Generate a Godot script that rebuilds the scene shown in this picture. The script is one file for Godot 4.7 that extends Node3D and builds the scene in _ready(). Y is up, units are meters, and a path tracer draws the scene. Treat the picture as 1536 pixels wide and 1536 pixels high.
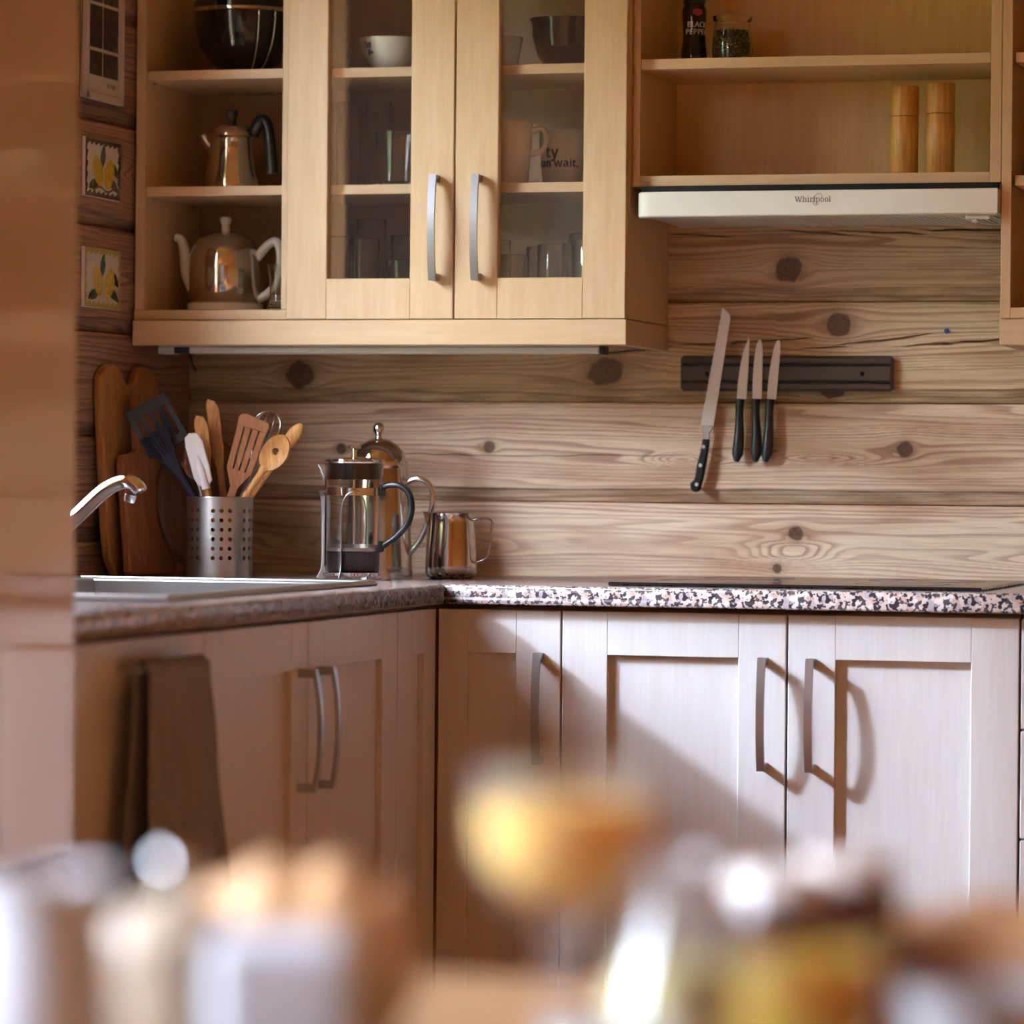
extends Node3D

var M = {}
var taken = {}
var grp = 1

# ------------------------------------------------------------------ naming
func numbered(parent, called):
	var key = str(parent.get_instance_id()) + "/" + called
	var n = taken.get(key, 0)
	taken[key] = n + 1
	return called if n == 0 else "%s_%03d" % [called, n]

func thing(called, label, category, at = Vector3.ZERO, turn = 0.0, group = ""):
	var o = Node3D.new()
	o.name = numbered(self, called)
	add_child(o, true)
	o.position = at
	o.rotation.y = turn
	o.set_meta("label", label)
	o.set_meta("category", category)
	if group != "":
		o.set_meta("group", group)
	return o

func structure(called):
	var o = Node3D.new()
	o.name = called
	add_child(o, true)
	o.set_meta("kind", "structure")
	return o

func put(st, called, m, parent, at = Vector3.ZERO, label = ""):
	st.generate_normals()
	return put_mesh(st.commit(), called, m, parent, at, label)

func put_mesh(mesh, called, m, parent, at = Vector3.ZERO, label = ""):
	var o = MeshInstance3D.new()
	o.mesh = mesh
	o.material_override = M[m] if m is String else m
	o.name = numbered(parent, called)
	parent.add_child(o, true)
	o.position = at
	if label != "":
		o.set_meta("label", label)
	return o

# ------------------------------------------------------------------ shapes
func S():
	var st = SurfaceTool.new()
	st.begin(Mesh.PRIMITIVE_TRIANGLES)
	return st

func tri(st, a, b, c, g = -1):
	st.set_smooth_group(g)
	st.add_vertex(a)
	st.set_smooth_group(g)
	st.add_vertex(c)
	st.set_smooth_group(g)
	st.add_vertex(b)

func quad(st, a, b, c, d, g = -1):
	tri(st, a, b, c, g)
	tri(st, a, c, d, g)

func tri_out(st, a, b, c, mid, t):
	if (b - a).cross(c - a).dot(a - mid) < 0.0:
		var k = b
		b = c
		c = k
	tri(st, t * a, t * b, t * c)

func box(st, lo, hi, r = 0.0, t = Transform3D.IDENTITY):
	var mid = (lo + hi) * 0.5
	var h = (hi - lo) * 0.5
	r = minf(r, minf(h.x, minf(h.y, h.z)) * 0.9)
	if r <= 0.0:
		for ax in 3:
			for s in [-1.0, 1.0]:
				var u = Vector3.ZERO
				var v = Vector3.ZERO
				var n = Vector3.ZERO
				n[ax] = s * h[ax]
				u[(ax + 1) % 3] = h[(ax + 1) % 3]
				v[(ax + 2) % 3] = h[(ax + 2) % 3]
				tri_out(st, mid + n + u + v, mid + n - u + v, mid + n - u - v, mid, t)
				tri_out(st, mid + n + u + v, mid + n - u - v, mid + n + u - v, mid, t)
		return
	# chamfered box
	var pt = func(sx, sy, sz, ax):
		var p = Vector3(sx * (h.x - r), sy * (h.y - r), sz * (h.z - r))
		p[ax] = [sx, sy, sz][ax] * h[ax]
		return mid + p
	for ax in 3:
		for s in [-1.0, 1.0]:
			var c = []
			for k in [[1, 1], [-1, 1], [-1, -1], [1, -1]]:
				var sg = [0, 0, 0]
				sg[ax] = s
				sg[(ax + 1) % 3] = k[0]
				sg[(ax + 2) % 3] = k[1]
				c.append(pt.call(sg[0], sg[1], sg[2], ax))
			tri_out(st, c[0], c[1], c[2], mid, t)
			tri_out(st, c[0], c[2], c[3], mid, t)
	for ax in 3:
		var b = (ax + 1) % 3
		var d = (ax + 2) % 3
		for s1 in [-1, 1]:
			for s2 in [-1, 1]:
				var e = []
				for s3 in [-1, 1]:
					var sg = [0, 0, 0]
					sg[ax] = s3
					sg[b] = s1
					sg[d] = s2
					e.append(pt.call(sg[0], sg[1], sg[2], b))
					e.append(pt.call(sg[0], sg[1], sg[2], d))
				tri_out(st, e[0], e[1], e[3], mid, t)
				tri_out(st, e[0], e[3], e[2], mid, t)
	for sx in [-1, 1]:
		for sy in [-1, 1]:
			for sz in [-1, 1]:
				tri_out(st, pt.call(sx, sy, sz, 0), pt.call(sx, sy, sz, 1), pt.call(sx, sy, sz, 2), mid, t)

func lathe(st, prof, seg = 40, t = Transform3D.IDENTITY):
	# prof: Vector2(radius, height) from bottom to top on the outside; sharp corners split the smoothing
	var g = grp
	grp += 1
	for i in prof.size() - 1:
		var p = prof[i]
		var q = prof[i + 1]
		if i > 0:
			var d0 = (p - prof[i - 1]).normalized()
			var d1 = (q - p).normalized()
			if d0.dot(d1) < 0.75:
				g = grp
				grp += 1
		for k in seg:
			var a0 = TAU * k / seg
			var a1 = TAU * (k + 1) / seg
			var A = t * Vector3(p.x * cos(a0), p.y, p.x * sin(a0))
			var B = t * Vector3(q.x * cos(a0), q.y, q.x * sin(a0))
			var C = t * Vector3(q.x * cos(a1), q.y, q.x * sin(a1))
			var D = t * Vector3(p.x * cos(a1), p.y, p.x * sin(a1))
			if q.x > 1e-6:
				tri(st, A, B, C, g)
			if p.x > 1e-6:
				tri(st, A, C, D, g)

func curve(pts, per = 8):
	# Catmull-Rom through the points
	var out = []
	for i in pts.size() - 1:
		var a = pts[maxi(i - 1, 0)]
		var b = pts[i]
		var c = pts[i + 1]
		var d = pts[mini(i + 2, pts.size() - 1)]
		for k in per:
			out.append(b.cubic_interpolate(c, a, d, float(k) / per))
	out.append(pts[-1])
	return out

func tube(st, pts, rad, seg = 14, flat = 1.0, side = Vector3.ZERO, t = Transform3D.IDENTITY):
	# rad: number or array; flat squashes the section along the second axis; side: a wished first axis of the section
	var g = grp
	grp += 1
	var n = pts.size()
	var rings = []
	var u = side
	for i in n:
		var tan = (pts[mini(i + 1, n - 1)] - pts[maxi(i - 1, 0)]).normalized()
		if u == Vector3.ZERO:
			u = tan.cross(Vector3(0.3, 0.9, 0.2)).normalized()
		u = (u - tan * u.dot(tan)).normalized()
		var v = tan.cross(u)
		var r = rad[i] if rad is Array else rad
		var ring = []
		for k in seg:
			var a = TAU * k / seg
			ring.append(t * (pts[i] + u * r * cos(a) + v * r * flat * sin(a)))
		rings.append(ring)
	for i in n - 1:
		for k in seg:
			var j = (k + 1) % seg
			quad(st, rings[i][k], rings[i][j], rings[i + 1][j], rings[i + 1][k], g)
	for k in range(1, seg - 1):
		tri(st, rings[0][0], rings[0][k + 1], rings[0][k])
		tri(st, rings[n - 1][0], rings[n - 1][k], rings[n - 1][k + 1])

func bar(st, pts, out_dir, width_dir, w, th, t = Transform3D.IDENTITY):
	# flat strap along pts
	var n = pts.size()
	var r = []
	for i in n:
		var p = pts[i]
		var tan = (pts[mini(i + 1, n - 1)] - pts[maxi(i - 1, 0)]).normalized()
		var o = (out_dir - tan * out_dir.dot(tan)).normalized()
		var a = width_dir * w * 0.5
		var b = o * th * 0.5
		r.append([t * (p - a - b), t * (p + a - b), t * (p + a + b), t * (p - a + b)])
	var flip = (width_dir.cross(out_dir)).dot(pts[-1] - pts[0]) < 0.0
	for i in n - 1:
		for k in 4:
			var j = (k + 1) % 4
			if flip:
				quad(st, r[i][j], r[i][k], r[i + 1][k], r[i + 1][j], 900 + k)
			else:
				quad(st, r[i][k], r[i][j], r[i + 1][j], r[i + 1][k], 900 + k)
	if flip:
		quad(st, r[0][0], r[0][1], r[0][2], r[0][3])
		quad(st, r[n - 1][3], r[n - 1][2], r[n - 1][1], r[n - 1][0])
	else:
		quad(st, r[0][3], r[0][2], r[0][1], r[0][0])
		quad(st, r[n - 1][0], r[n - 1][1], r[n - 1][2], r[n - 1][3])

func ccw(poly):
	var a = 0.0
	for i in poly.size():
		var p = poly[i]
		var q = poly[(i + 1) % poly.size()]
		a += p.x * q.y - q.x * p.y
	var out = PackedVector2Array(poly)
	if a < 0.0:
		out.reverse()
	return out

func prism(st, poly2, depth, bevel = 0.0, t = Transform3D.IDENTITY):
	# polygon in xy, from z = 0 to depth, edges bevelled on both faces
	var poly = ccw(poly2)
	var n = poly.size()
	var ins = PackedVector2Array()
	for i in n:
		var d0 = (poly[i] - poly[(i + n - 1) % n]).normalized()
		var d1 = (poly[(i + 1) % n] - poly[i]).normalized()
		var nn = Vector2(-(d0 + d1).y, (d0 + d1).x)
		nn = nn.normalized() if nn.length() > 1e-4 else Vector2(-d1.y, d1.x)
		ins.append(poly[i] + nn * bevel)
	var idx = Geometry2D.triangulate_polygon(poly)
	for i in range(0, idx.size(), 3):
		var a = ins[idx[i]]
		var b = ins[idx[i + 1]]
		var c = ins[idx[i + 2]]
		if (b - a).cross(c - a) < 0.0:
			var k = b
			b = c
			c = k
		tri(st, t * Vector3(a.x, a.y, depth), t * Vector3(b.x, b.y, depth), t * Vector3(c.x, c.y, depth))
		tri(st, t * Vector3(a.x, a.y, 0), t * Vector3(c.x, c.y, 0), t * Vector3(b.x, b.y, 0))
	var g = grp
	grp += 1
	for i in n:
		var j = (i + 1) % n
		var lay = [[ins, 0.0], [poly, bevel], [poly, depth - bevel], [ins, depth]] if bevel > 0.0 else [[poly, 0.0], [poly, depth]]
		for k in lay.size() - 1:
			var P = lay[k]
			var Q = lay[k + 1]
			var sharp = (poly[j] - poly[i]).normalized().dot((poly[i] - poly[(i + n - 1) % n]).normalized()) < 0.8
			if sharp:
				g = grp
				grp += 1
			quad(st, t * Vector3(P[0][i].x, P[0][i].y, P[1]), t * Vector3(P[0][j].x, P[0][j].y, P[1]), t * Vector3(Q[0][j].x, Q[0][j].y, Q[1]), t * Vector3(Q[0][i].x, Q[0][i].y, Q[1]), g + 5000 * k)

func sheet(st, P, th):
	# P[i][j]: a grid of points; both faces and the rim, with thickness
	var nu = P.size()
	var nv = P[0].size()
	var A = []
	var B = []
	for i in nu:
		A.append([])
		B.append([])
		for j in nv:
			var du = P[mini(i + 1, nu - 1)][j] - P[maxi(i - 1, 0)][j]
			var dv = P[i][mini(j + 1, nv - 1)] - P[i][maxi(j - 1, 0)]
			var n = du.cross(dv).normalized() * th * 0.5
			A[i].append(P[i][j] + n)
			B[i].append(P[i][j] - n)
	var g = grp
	grp += 2
	for i in nu - 1:
		for j in nv - 1:
			quad(st, A[i][j], A[i + 1][j], A[i + 1][j + 1], A[i][j + 1], g)
			quad(st, B[i][j], B[i][j + 1], B[i + 1][j + 1], B[i + 1][j], g + 1)
	for i in nu - 1:
		quad(st, A[i + 1][0], A[i][0], B[i][0], B[i + 1][0])
		quad(st, A[i][nv - 1], A[i + 1][nv - 1], B[i + 1][nv - 1], B[i][nv - 1])
	for j in nv - 1:
		quad(st, A[0][j], A[0][j + 1], B[0][j + 1], B[0][j])
		quad(st, A[nu - 1][j + 1], A[nu - 1][j], B[nu - 1][j], B[nu - 1][j + 1])

func oval(c, rx, ry, n = 28, from = 0.0, to = TAU):
	var out = []
	for i in n:
		var a = from + (to - from) * i / (n if is_equal_approx(to - from, TAU) else n - 1)
		out.append(c + Vector2(rx * cos(a), ry * sin(a)))
	return out

func rounded(w, h, r, n = 5):
	# rectangle centred on x, from y = 0 to h
	var out = []
	for c in [[Vector2(w / 2 - r, r), -PI / 2], [Vector2(w / 2 - r, h - r), 0.0], [Vector2(-w / 2 + r, h - r), PI / 2], [Vector2(-w / 2 + r, r), PI]]:
		for k in n + 1:
			var a = c[1] + PI / 2 * k / n
			out.append(c[0] + Vector2(cos(a), sin(a)) * r)
	return out

func lettering(text, height, font_name, bend = 0.0, depth = 0.0008, italic = false, weight = 400):
	var tm = TextMesh.new()
	var f = SystemFont.new()
	f.font_names = PackedStringArray([font_name])
	f.font_italic = italic
	f.font_weight = weight
	tm.font = f
	tm.text = text
	tm.font_size = 48
	tm.pixel_size = height / 48.0
	tm.depth = depth
	tm.curve_step = 2.0
	var arr = tm.get_mesh_arrays()
	var V = arr[Mesh.ARRAY_VERTEX]
	var I = arr[Mesh.ARRAY_INDEX]
	var st = S()
	for i in I:
		var p = V[i]
		if bend > 0.0:
			var a = p.x / bend
			p = Vector3((bend + p.z) * sin(a), p.y, (bend + p.z) * cos(a) - bend)
		st.set_smooth_group(-1)
		st.add_vertex(p)
	return st

# ------------------------------------------------------------------ materials
func mat(called, c, rough = 0.5, metal = 0.0):
	var m = StandardMaterial3D.new()
	m.resource_name = called
	m.albedo_color = c
	m.roughness = rough
	m.metallic = metal
	M[called] = m
	return m

func glass(called, c, alpha, rough = 0.02):
	var m = mat(called, Color(c.r, c.g, c.b, alpha), rough)
	m.transparency = BaseMaterial3D.TRANSPARENCY_ALPHA
	return m

func C(r, g, b):
	return Color(r / 255.0, g / 255.0, b / 255.0)

func noise(sd, freq, oct = 3, kind = FastNoiseLite.TYPE_SIMPLEX_SMOOTH):
	var n = FastNoiseLite.new()
	n.seed = sd
	n.noise_type = kind
	n.frequency = freq
	n.fractal_octaves = oct
	return n

func tex(w, h, bytes):
	return ImageTexture.create_from_image(Image.create_from_data(w, h, false, Image.FORMAT_RGB8, bytes))

func grain_texture(lo = 0.80, a1 = 0.16, a2 = 0.10):
	# light streaks along v, tiling; a tint is multiplied in by each wood
	var w = 512
	var a = noise(11, 0.035, 4).get_seamless_image(w, w)
	var b = noise(12, 0.011, 2).get_seamless_image(w, w)
	var da = a.get_data()
	var db = b.get_data()
	var out = PackedByteArray()
	out.resize(w * w * 3)
	for i in w * w:
		var k = lo + a1 * da[i] / 255.0 + a2 * db[i] / 255.0
		var o = i * 3
		out[o] = clampi(int(k * 245), 0, 255)
		out[o + 1] = clampi(int(k * k * 243), 0, 255)
		out[o + 2] = clampi(int(k * k * k * 240), 0, 255)
	return tex(w, w, out)

func granite_texture():
	var w = 512
	var da = noise(31, 0.030, 3).get_seamless_image(w, w).get_data()
	var db = noise(32, 0.055, 2).get_seamless_image(w, w).get_data()
	var cell = noise(33, 0.045, 1, FastNoiseLite.TYPE_CELLULAR)
	cell.cellular_return_type = FastNoiseLite.RETURN_CELL_VALUE
	cell.cellular_jitter = 1.0
	var dc = cell.get_seamless_image(w, w).get_data()
	var out = PackedByteArray()
	out.resize(w * w * 3)
	for i in w * w:
		var c = dc[i] / 255.0
		var col = C(206, 184, 172)
		if c < 0.22:
			col = C(178, 160, 160)
		elif c > 0.78:
			col = C(216, 202, 192)
		elif c > 0.55:
			col = C(196, 164, 148)
		var d = da[i] / 255.0 * 0.65 + db[i] / 255.0 * 0.35
		var f = smoothstep(0.475, 0.435, d)
		col = col.lerp(C(56, 48, 54) if c < 0.6 else C(84, 74, 78), f)
		var o = i * 3
		out[o] = int(col.r * 255)
		out[o + 1] = int(col.g * 255)
		out[o + 2] = int(col.b * 255)
	return tex(w, w, out)

func plank_texture(w, h, L, H, sd, knots, eyes, base, dark, stain, lines = 120.0):
	# growth rings as stream lines that part round the knots; knots: [x, y, rx, ry]; eyes: [x, y, rx, ry] flame-shaped heartwood
	var n1 = noise(sd, 1.0, 3)
	var n2 = noise(sd + 1, 1.0, 2)
	var n3 = noise(sd + 2, 1.0, 2)
	var out = PackedByteArray()
	out.resize(w * h * 3)
	for i in w:
		var x = L * i / w
		var near = []
		for k in knots:
			if absf(x - k[0]) < 0.30:
				near.append(k)
		var ne = []
		for e in eyes:
			if absf(x - e[0]) < e[2] * 2.2:
				ne.append(e)
		var tone = n3.get_noise_2d(x * 1.3, 7.0)
		for j in h:
			var y = H * (1.0 - (j + 0.5) / h)
			var v = y
			var inside = 9.0
			var halo = 0.0
			for k in near:
				var dx = (x - k[0]) / (k[2] * 2.0)
				var dy = (y - k[1]) / k[3]
				var d2 = dx * dx + dy * dy
				var ex = (x - k[0]) / k[2]
				var e2 = ex * ex + dy * dy
				inside = minf(inside, e2 * (1.0 + 0.45 * n2.get_noise_2d(x * 28.0 + k[0] * 9.0, y * 28.0)))
				v -= (y - k[1]) * minf(1.0, 1.0 / maxf(d2, 0.05)) * 0.93
				halo = maxf(halo, 1.0 / (1.0 + 0.35 * e2 * e2))
			var ph = 0.0
			for e in ne:
				var ex = (x - e[0]) / e[2]
				var ey = (y - e[1]) / e[3]
				ph += 5.0 * exp(-1.2 * (ex * ex + ey * ey))
			var warp = n1.get_noise_2d(x * 0.9, v * 10.0)
			ph += v * lines + warp * 1.8 + n3.get_noise_2d(x * 0.3, v * 22.0) * 1.6 + n1.get_noise_2d(x * 0.4 + 40.0, v * 3.0) * 2.0
			var t = ph - floorf(ph)
			var late = smoothstep(0.35, 0.86, t) * (1.0 - smoothstep(0.90, 1.0, t))
			var id = sin(floorf(ph) * 12.9898) * 43758.5453
			id = id - floorf(id)
			late *= 0.35 + 0.65 * id
			var fine = n2.get_noise_2d(x * 9.0, y * 700.0)
			var big = n3.get_noise_2d(x * 2.2, y * 14.0)
			var f = late * 0.70 + fine * 0.24 + maxf(0.0, big) * 0.26
			var s = clampf(big * 0.9 + tone * 0.7 + 0.1, 0.0, 1.0) * 0.55
			var r = lerpf(base.r, dark.r, f)
			var g = lerpf(base.g, dark.g, f)
			var b = lerpf(base.b, dark.b, f)
			r = lerpf(r, r * stain.r, s)
			g = lerpf(g, g * stain.g, s)
			b = lerpf(b, b * stain.b, s)
			if near.size() > 0:
				var kk = halo * 0.35
				if inside < 1.25:
					var ring = 0.5 + 0.5 * sin(sqrt(inside) * 11.0 + fine * 5.0 + n2.get_noise_2d(x * 90.0, y * 90.0) * 4.0)
					kk = 0.66 + 0.24 * ring
					kk *= smoothstep(1.25, 0.95, inside) * 0.6 + 0.4
				r = lerpf(r, 0.29, kk)
				g = lerpf(g, 0.175, kk)
				b = lerpf(b, 0.10, kk)
			if y < 0.026:
				var wea = 0.30 + 0.75 * clampf(0.45 + n3.get_noise_2d(x * 7.0, y * 60.0 + 20.0), 0.0, 1.0)
				wea *= smoothstep(0.026, 0.0235, y)
				r = lerpf(r, r * 0.80, wea)
				g = lerpf(g, g * 0.78, wea)
				b = lerpf(b, b * 0.74, wea)
			var o = (j * w + i) * 3
			out[o] = clampi(int(r * 255), 0, 255)
			out[o + 1] = clampi(int(g * 255), 0, 255)
			out[o + 2] = clampi(int(b * 255), 0, 255)
	return tex(w, h, out)

func wood(called, c, rough, scale, offset = Vector3.ZERO, grain = "grain"):
	var m = mat(called, c, rough)
	m.albedo_texture = M[grain]
	m.uv1_triplanar = true
	m.uv1_world_triplanar = true
	m.uv1_scale = scale
	m.uv1_offset = offset
	m.uv1_triplanar_sharpness = 8.0
	return m

func printed(called, image_texture, rough):
	var m = mat(called, Color.WHITE, rough)
	m.albedo_texture = image_texture
	return m

func card(st, o, u, v):
	# a printed face: o is its lower left corner
	var n = [[o, Vector2(0, 1)], [o + u, Vector2(1, 1)], [o + u + v, Vector2(1, 0)], [o + v, Vector2(0, 0)]]
	for i in [0, 2, 1, 0, 3, 2]:
		st.set_smooth_group(-1)
		st.set_uv(n[i][1])
		st.add_vertex(n[i][0])

func make_materials():
	M["grain"] = grain_texture()
	M["front grain"] = grain_texture(0.972, 0.02, 0.014)
	M["faint grain"] = grain_texture(0.955, 0.035, 0.025)
	wood("cupboard wood upright", C(218, 188, 148), 0.42, Vector3(5, 0.45, 5), Vector3.ZERO, "faint grain")
	wood("cupboard wood lying", C(218, 188, 148), 0.42, Vector3(0.45, 5, 5), Vector3(0.3, 0.2, 0.1), "faint grain")
	wood("front paint", C(218, 213, 212), 0.38, Vector3(6, 0.5, 6), Vector3(0.7, 0.1, 0.4), "front grain")
	wood("shelf back wood", C(232, 190, 122), 0.45, Vector3(5, 0.45, 5), Vector3(0.3, 0.8, 0.1), "faint grain")
	wood("carcass wood", C(172, 136, 98), 0.5, Vector3(5, 0.5, 5), Vector3(0.1, 0.6, 0.2), "faint grain")
	wood("log wood", C(220, 166, 114), 0.7, Vector3(4, 4, 0.6))
	wood("room wood", C(232, 180, 126), 0.65, Vector3(4, 4, 0.5), Vector3(0.4, 0.7, 0.2))
	wood("floor wood", C(238, 186, 130), 0.45, Vector3(4, 4, 0.5))
	wood("table wood", C(168, 136, 102), 0.5, Vector3(0.5, 5, 5))
	wood("bamboo", C(222, 172, 92), 0.4, Vector3(9, 0.6, 9))
	wood("oak board", C(182, 130, 74), 0.55, Vector3(9, 0.9, 9), Vector3(0.2, 0.3, 0.5))
	wood("beech board", C(168, 112, 74), 0.6, Vector3(9, 0.9, 9), Vector3(0.6, 0.3, 0.1))
	wood("walnut board", C(104, 64, 40), 0.5, Vector3(9, 0.9, 9), Vector3(0.6, 0.1, 0.8))
	wood("spoon wood", C(206, 156, 94), 0.6, Vector3(12, 1.5, 12), Vector3(0.6, 0.1, 0.8))
	wood("turner wood", C(158, 106, 66), 0.6, Vector3(12, 1.5, 12), Vector3(0.1, 0.5, 0.3))
	var gr = mat("granite", Color(0.90, 0.88, 0.88), 0.16)
	gr.albedo_texture = granite_texture()
	gr.uv1_triplanar = true
	gr.uv1_world_triplanar = true
	gr.uv1_scale = Vector3(4.4, 4.4, 4.4)
	gr.uv1_triplanar_sharpness = 8.0
	mat("polished steel", C(205, 200, 196), 0.10, 1.0)
	mat("brushed steel", C(190, 186, 184), 0.30, 1.0)
	mat("chrome", C(225, 225, 228), 0.05, 1.0)
	mat("handle metal", C(178, 178, 182), 0.32, 1.0)
	mat("blade steel", C(214, 210, 206), 0.42, 1.0)
	mat("rack plastic", C(74, 60, 52), 0.34)
	mat("rack rail", C(44, 38, 36), 0.25, 0.6)
	mat("black plastic", C(22, 22, 25), 0.30)
	mat("handle plastic", C(24, 27, 34), 0.28)
	mat("hood enamel", C(226, 222, 208), 0.28)
	mat("white ceramic", C(232, 228, 222), 0.16)
	mat("stoneware", C(168, 148, 128), 0.4)
	mat("table ceramic", C(192, 192, 198), 0.25)
	mat("cream ceramic", C(236, 224, 218), 0.2)
	mat("dark ceramic", C(26, 20, 20), 0.10)
	mat("blue glaze", C(40, 60, 110), 0.2)
	mat("dark gap", C(20, 16, 16), 0.8)
	mat("fridge lacquer", C(232, 226, 216), 0.10)
	M["fridge lacquer"].clearcoat_enabled = true
	M["fridge lacquer"].clearcoat = 1.0
	M["fridge lacquer"].clearcoat_roughness = 0.06
	mat("fridge steel", C(226, 206, 190), 0.12, 0.25)
	M["fridge steel"].clearcoat_enabled = true
	M["fridge steel"].clearcoat = 1.0
	M["fridge steel"].clearcoat_roughness = 0.03
	mat("hob glass", C(30, 24, 24), 0.08)
	mat("white plastic", C(236, 232, 226), 0.4)
	mat("grey silicone", C(226, 216, 214), 0.5)
	mat("towel cloth", C(126, 118, 120), 0.95)
	mat("pin blue", C(20, 80, 150), 0.3)
	mat("coffee", C(24, 14, 10), 0.15)
	M["coffee"].metallic_specular = 0.15
	M["coffee"].roughness = 0.5
	mat("letter black", C(30, 28, 32), 0.6)
	mat("letter white", C(220, 214, 206), 0.6)
	mat("letter grey", C(96, 88, 84), 0.5)
	mat("label red", C(150, 40, 36), 0.5)
	mat("pepper", C(30, 24, 22), 0.6)
	mat("dry leaf", C(120, 106, 62), 0.8)
	mat("dark leaf", C(62, 56, 36), 0.8)
	mat("pale leaf", C(176, 160, 100), 0.8)
	mat("juice", C(252, 204, 80), 0.15)
	M["juice"].subsurf_scatter_enabled = true
	M["juice"].subsurf_scatter_strength = 0.6
	mat("pale juice", C(196, 182, 116), 0.25)
	mat("crust", C(190, 144, 100), 0.6)
	mat("napkin", C(238, 234, 232), 0.85)
	mat("jam", C(66, 24, 28), 0.12)
	mat("poster white", C(190, 176, 164), 0.5)
	mat("lawn", C(90, 110, 60), 0.9)
	mat("hedge green", C(70, 92, 44), 0.9)
	mat("cable", C(18, 16, 16), 0.5)
	glass("pane glass", C(250, 250, 248), 0.01, 0.01)
	glass("clear glass", C(245, 248, 246), 0.02, 0.02)
	var sg = mat("solid glass", Color(0.98, 0.99, 0.985, 0.0), 0.0)
	sg.transparency = BaseMaterial3D.TRANSPARENCY_ALPHA
	sg.refraction_enabled = true
	sg.refraction_scale = 0.05
	glass("table glass", C(235, 235, 245), 0.07, 0.05)
	glass("smoked glass", C(60, 46, 42), 0.55, 0.03)

# ------------------------------------------------------------------ kitchen parts
func handle(parent, at, height, out = 0.034):
	# arched strap with two feet, drawn in the door's own axes (x right, y up, z out)
	var st = S()
	var pts = []
	for i in 15:
		var s = 2.0 * i / 14 - 1.0
		pts.append(Vector3(0, s * height / 2, out - 0.010 * s * s))
	bar(st, pts, Vector3(0, 0, 1), Vector3(1, 0, 0), 0.0125, 0.006)
	for s in [-1.0, 1.0]:
		box(st, Vector3(-0.0055, s * (height / 2 - 0.006) - 0.006, 0.0), Vector3(0.0055, s * (height / 2 - 0.006) + 0.006, out - 0.011), 0.001)
	return put(st, "handle", "handle metal", parent, at, "brushed metal bow handle")

func shaker_door(parent, x0, x1, y0, y1, z, stile_l, stile_r, rail_t, rail_b, m, handle_x = -1.0, handle_y = 0.0, handle_h = 0.176):
	var th = 0.019
	var w = x1 - x0
	var h = y1 - y0
	var st = S()
	var r = 0.0012
	box(st, Vector3(0, 0, -th), Vector3(stile_l, h, 0), r)
	box(st, Vector3(w - stile_r, 0, -th), Vector3(w, h, 0), r)
	box(st, Vector3(stile_l, h - rail_t, -th), Vector3(w - stile_r, h, 0), 0.0005)
	box(st, Vector3(stile_l, 0, -th), Vector3(w - stile_r, rail_b, 0), 0.0005)
	var d = put(st, "door", m, parent, Vector3(x0, y0, z))
	st = S()
	box(st, Vector3(stile_l - 0.003, rail_b - 0.003, -th + 0.002), Vector3(w - stile_r + 0.003, h - rail_t + 0.003, -0.0095))
	put(st, "panel", m, d)
	if handle_x >= 0.0:
		handle(d, Vector3(handle_x - x0, handle_y - y0, 0), handle_h)
	return d

func glass_door(parent, x0, x1, y0, y1, z, sl, sr, rb, rt, hx):
	var th = 0.019
	var w = x1 - x0
	var h = y1 - y0
	var st = S()
	box(st, Vector3(0, 0, -th), Vector3(sl, h, 0), 0.0012)
	box(st, Vector3(w - sr, 0, -th), Vector3(w, h, 0), 0.0012)
	box(st, Vector3(sl, 0, -th), Vector3(w - sr, rb, 0), 0.0005)
	box(st, Vector3(sl, h - rt, -th), Vector3(w - sr, h, 0), 0.0005)
	var d = put(st, "door", "cupboard wood upright", parent, Vector3(x0, y0, z))
	st = S()
	box(st, Vector3(sl - 0.004, rb - 0.004, -0.012), Vector3(w - sr + 0.004, h - rt + 0.004, -0.0085))
	put(st, "pane", "pane glass", d, Vector3.ZERO, "clear glass pane")
	handle(d, Vector3(hx - x0, 1.4875 - 1.336 - y0, 0), 0.176)
	return d

func panel_box(parent, called, lo, hi, m, r = 0.0008):
	var st = S()
	box(st, lo, hi, r)
	return put(st, called, m, parent)

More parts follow.
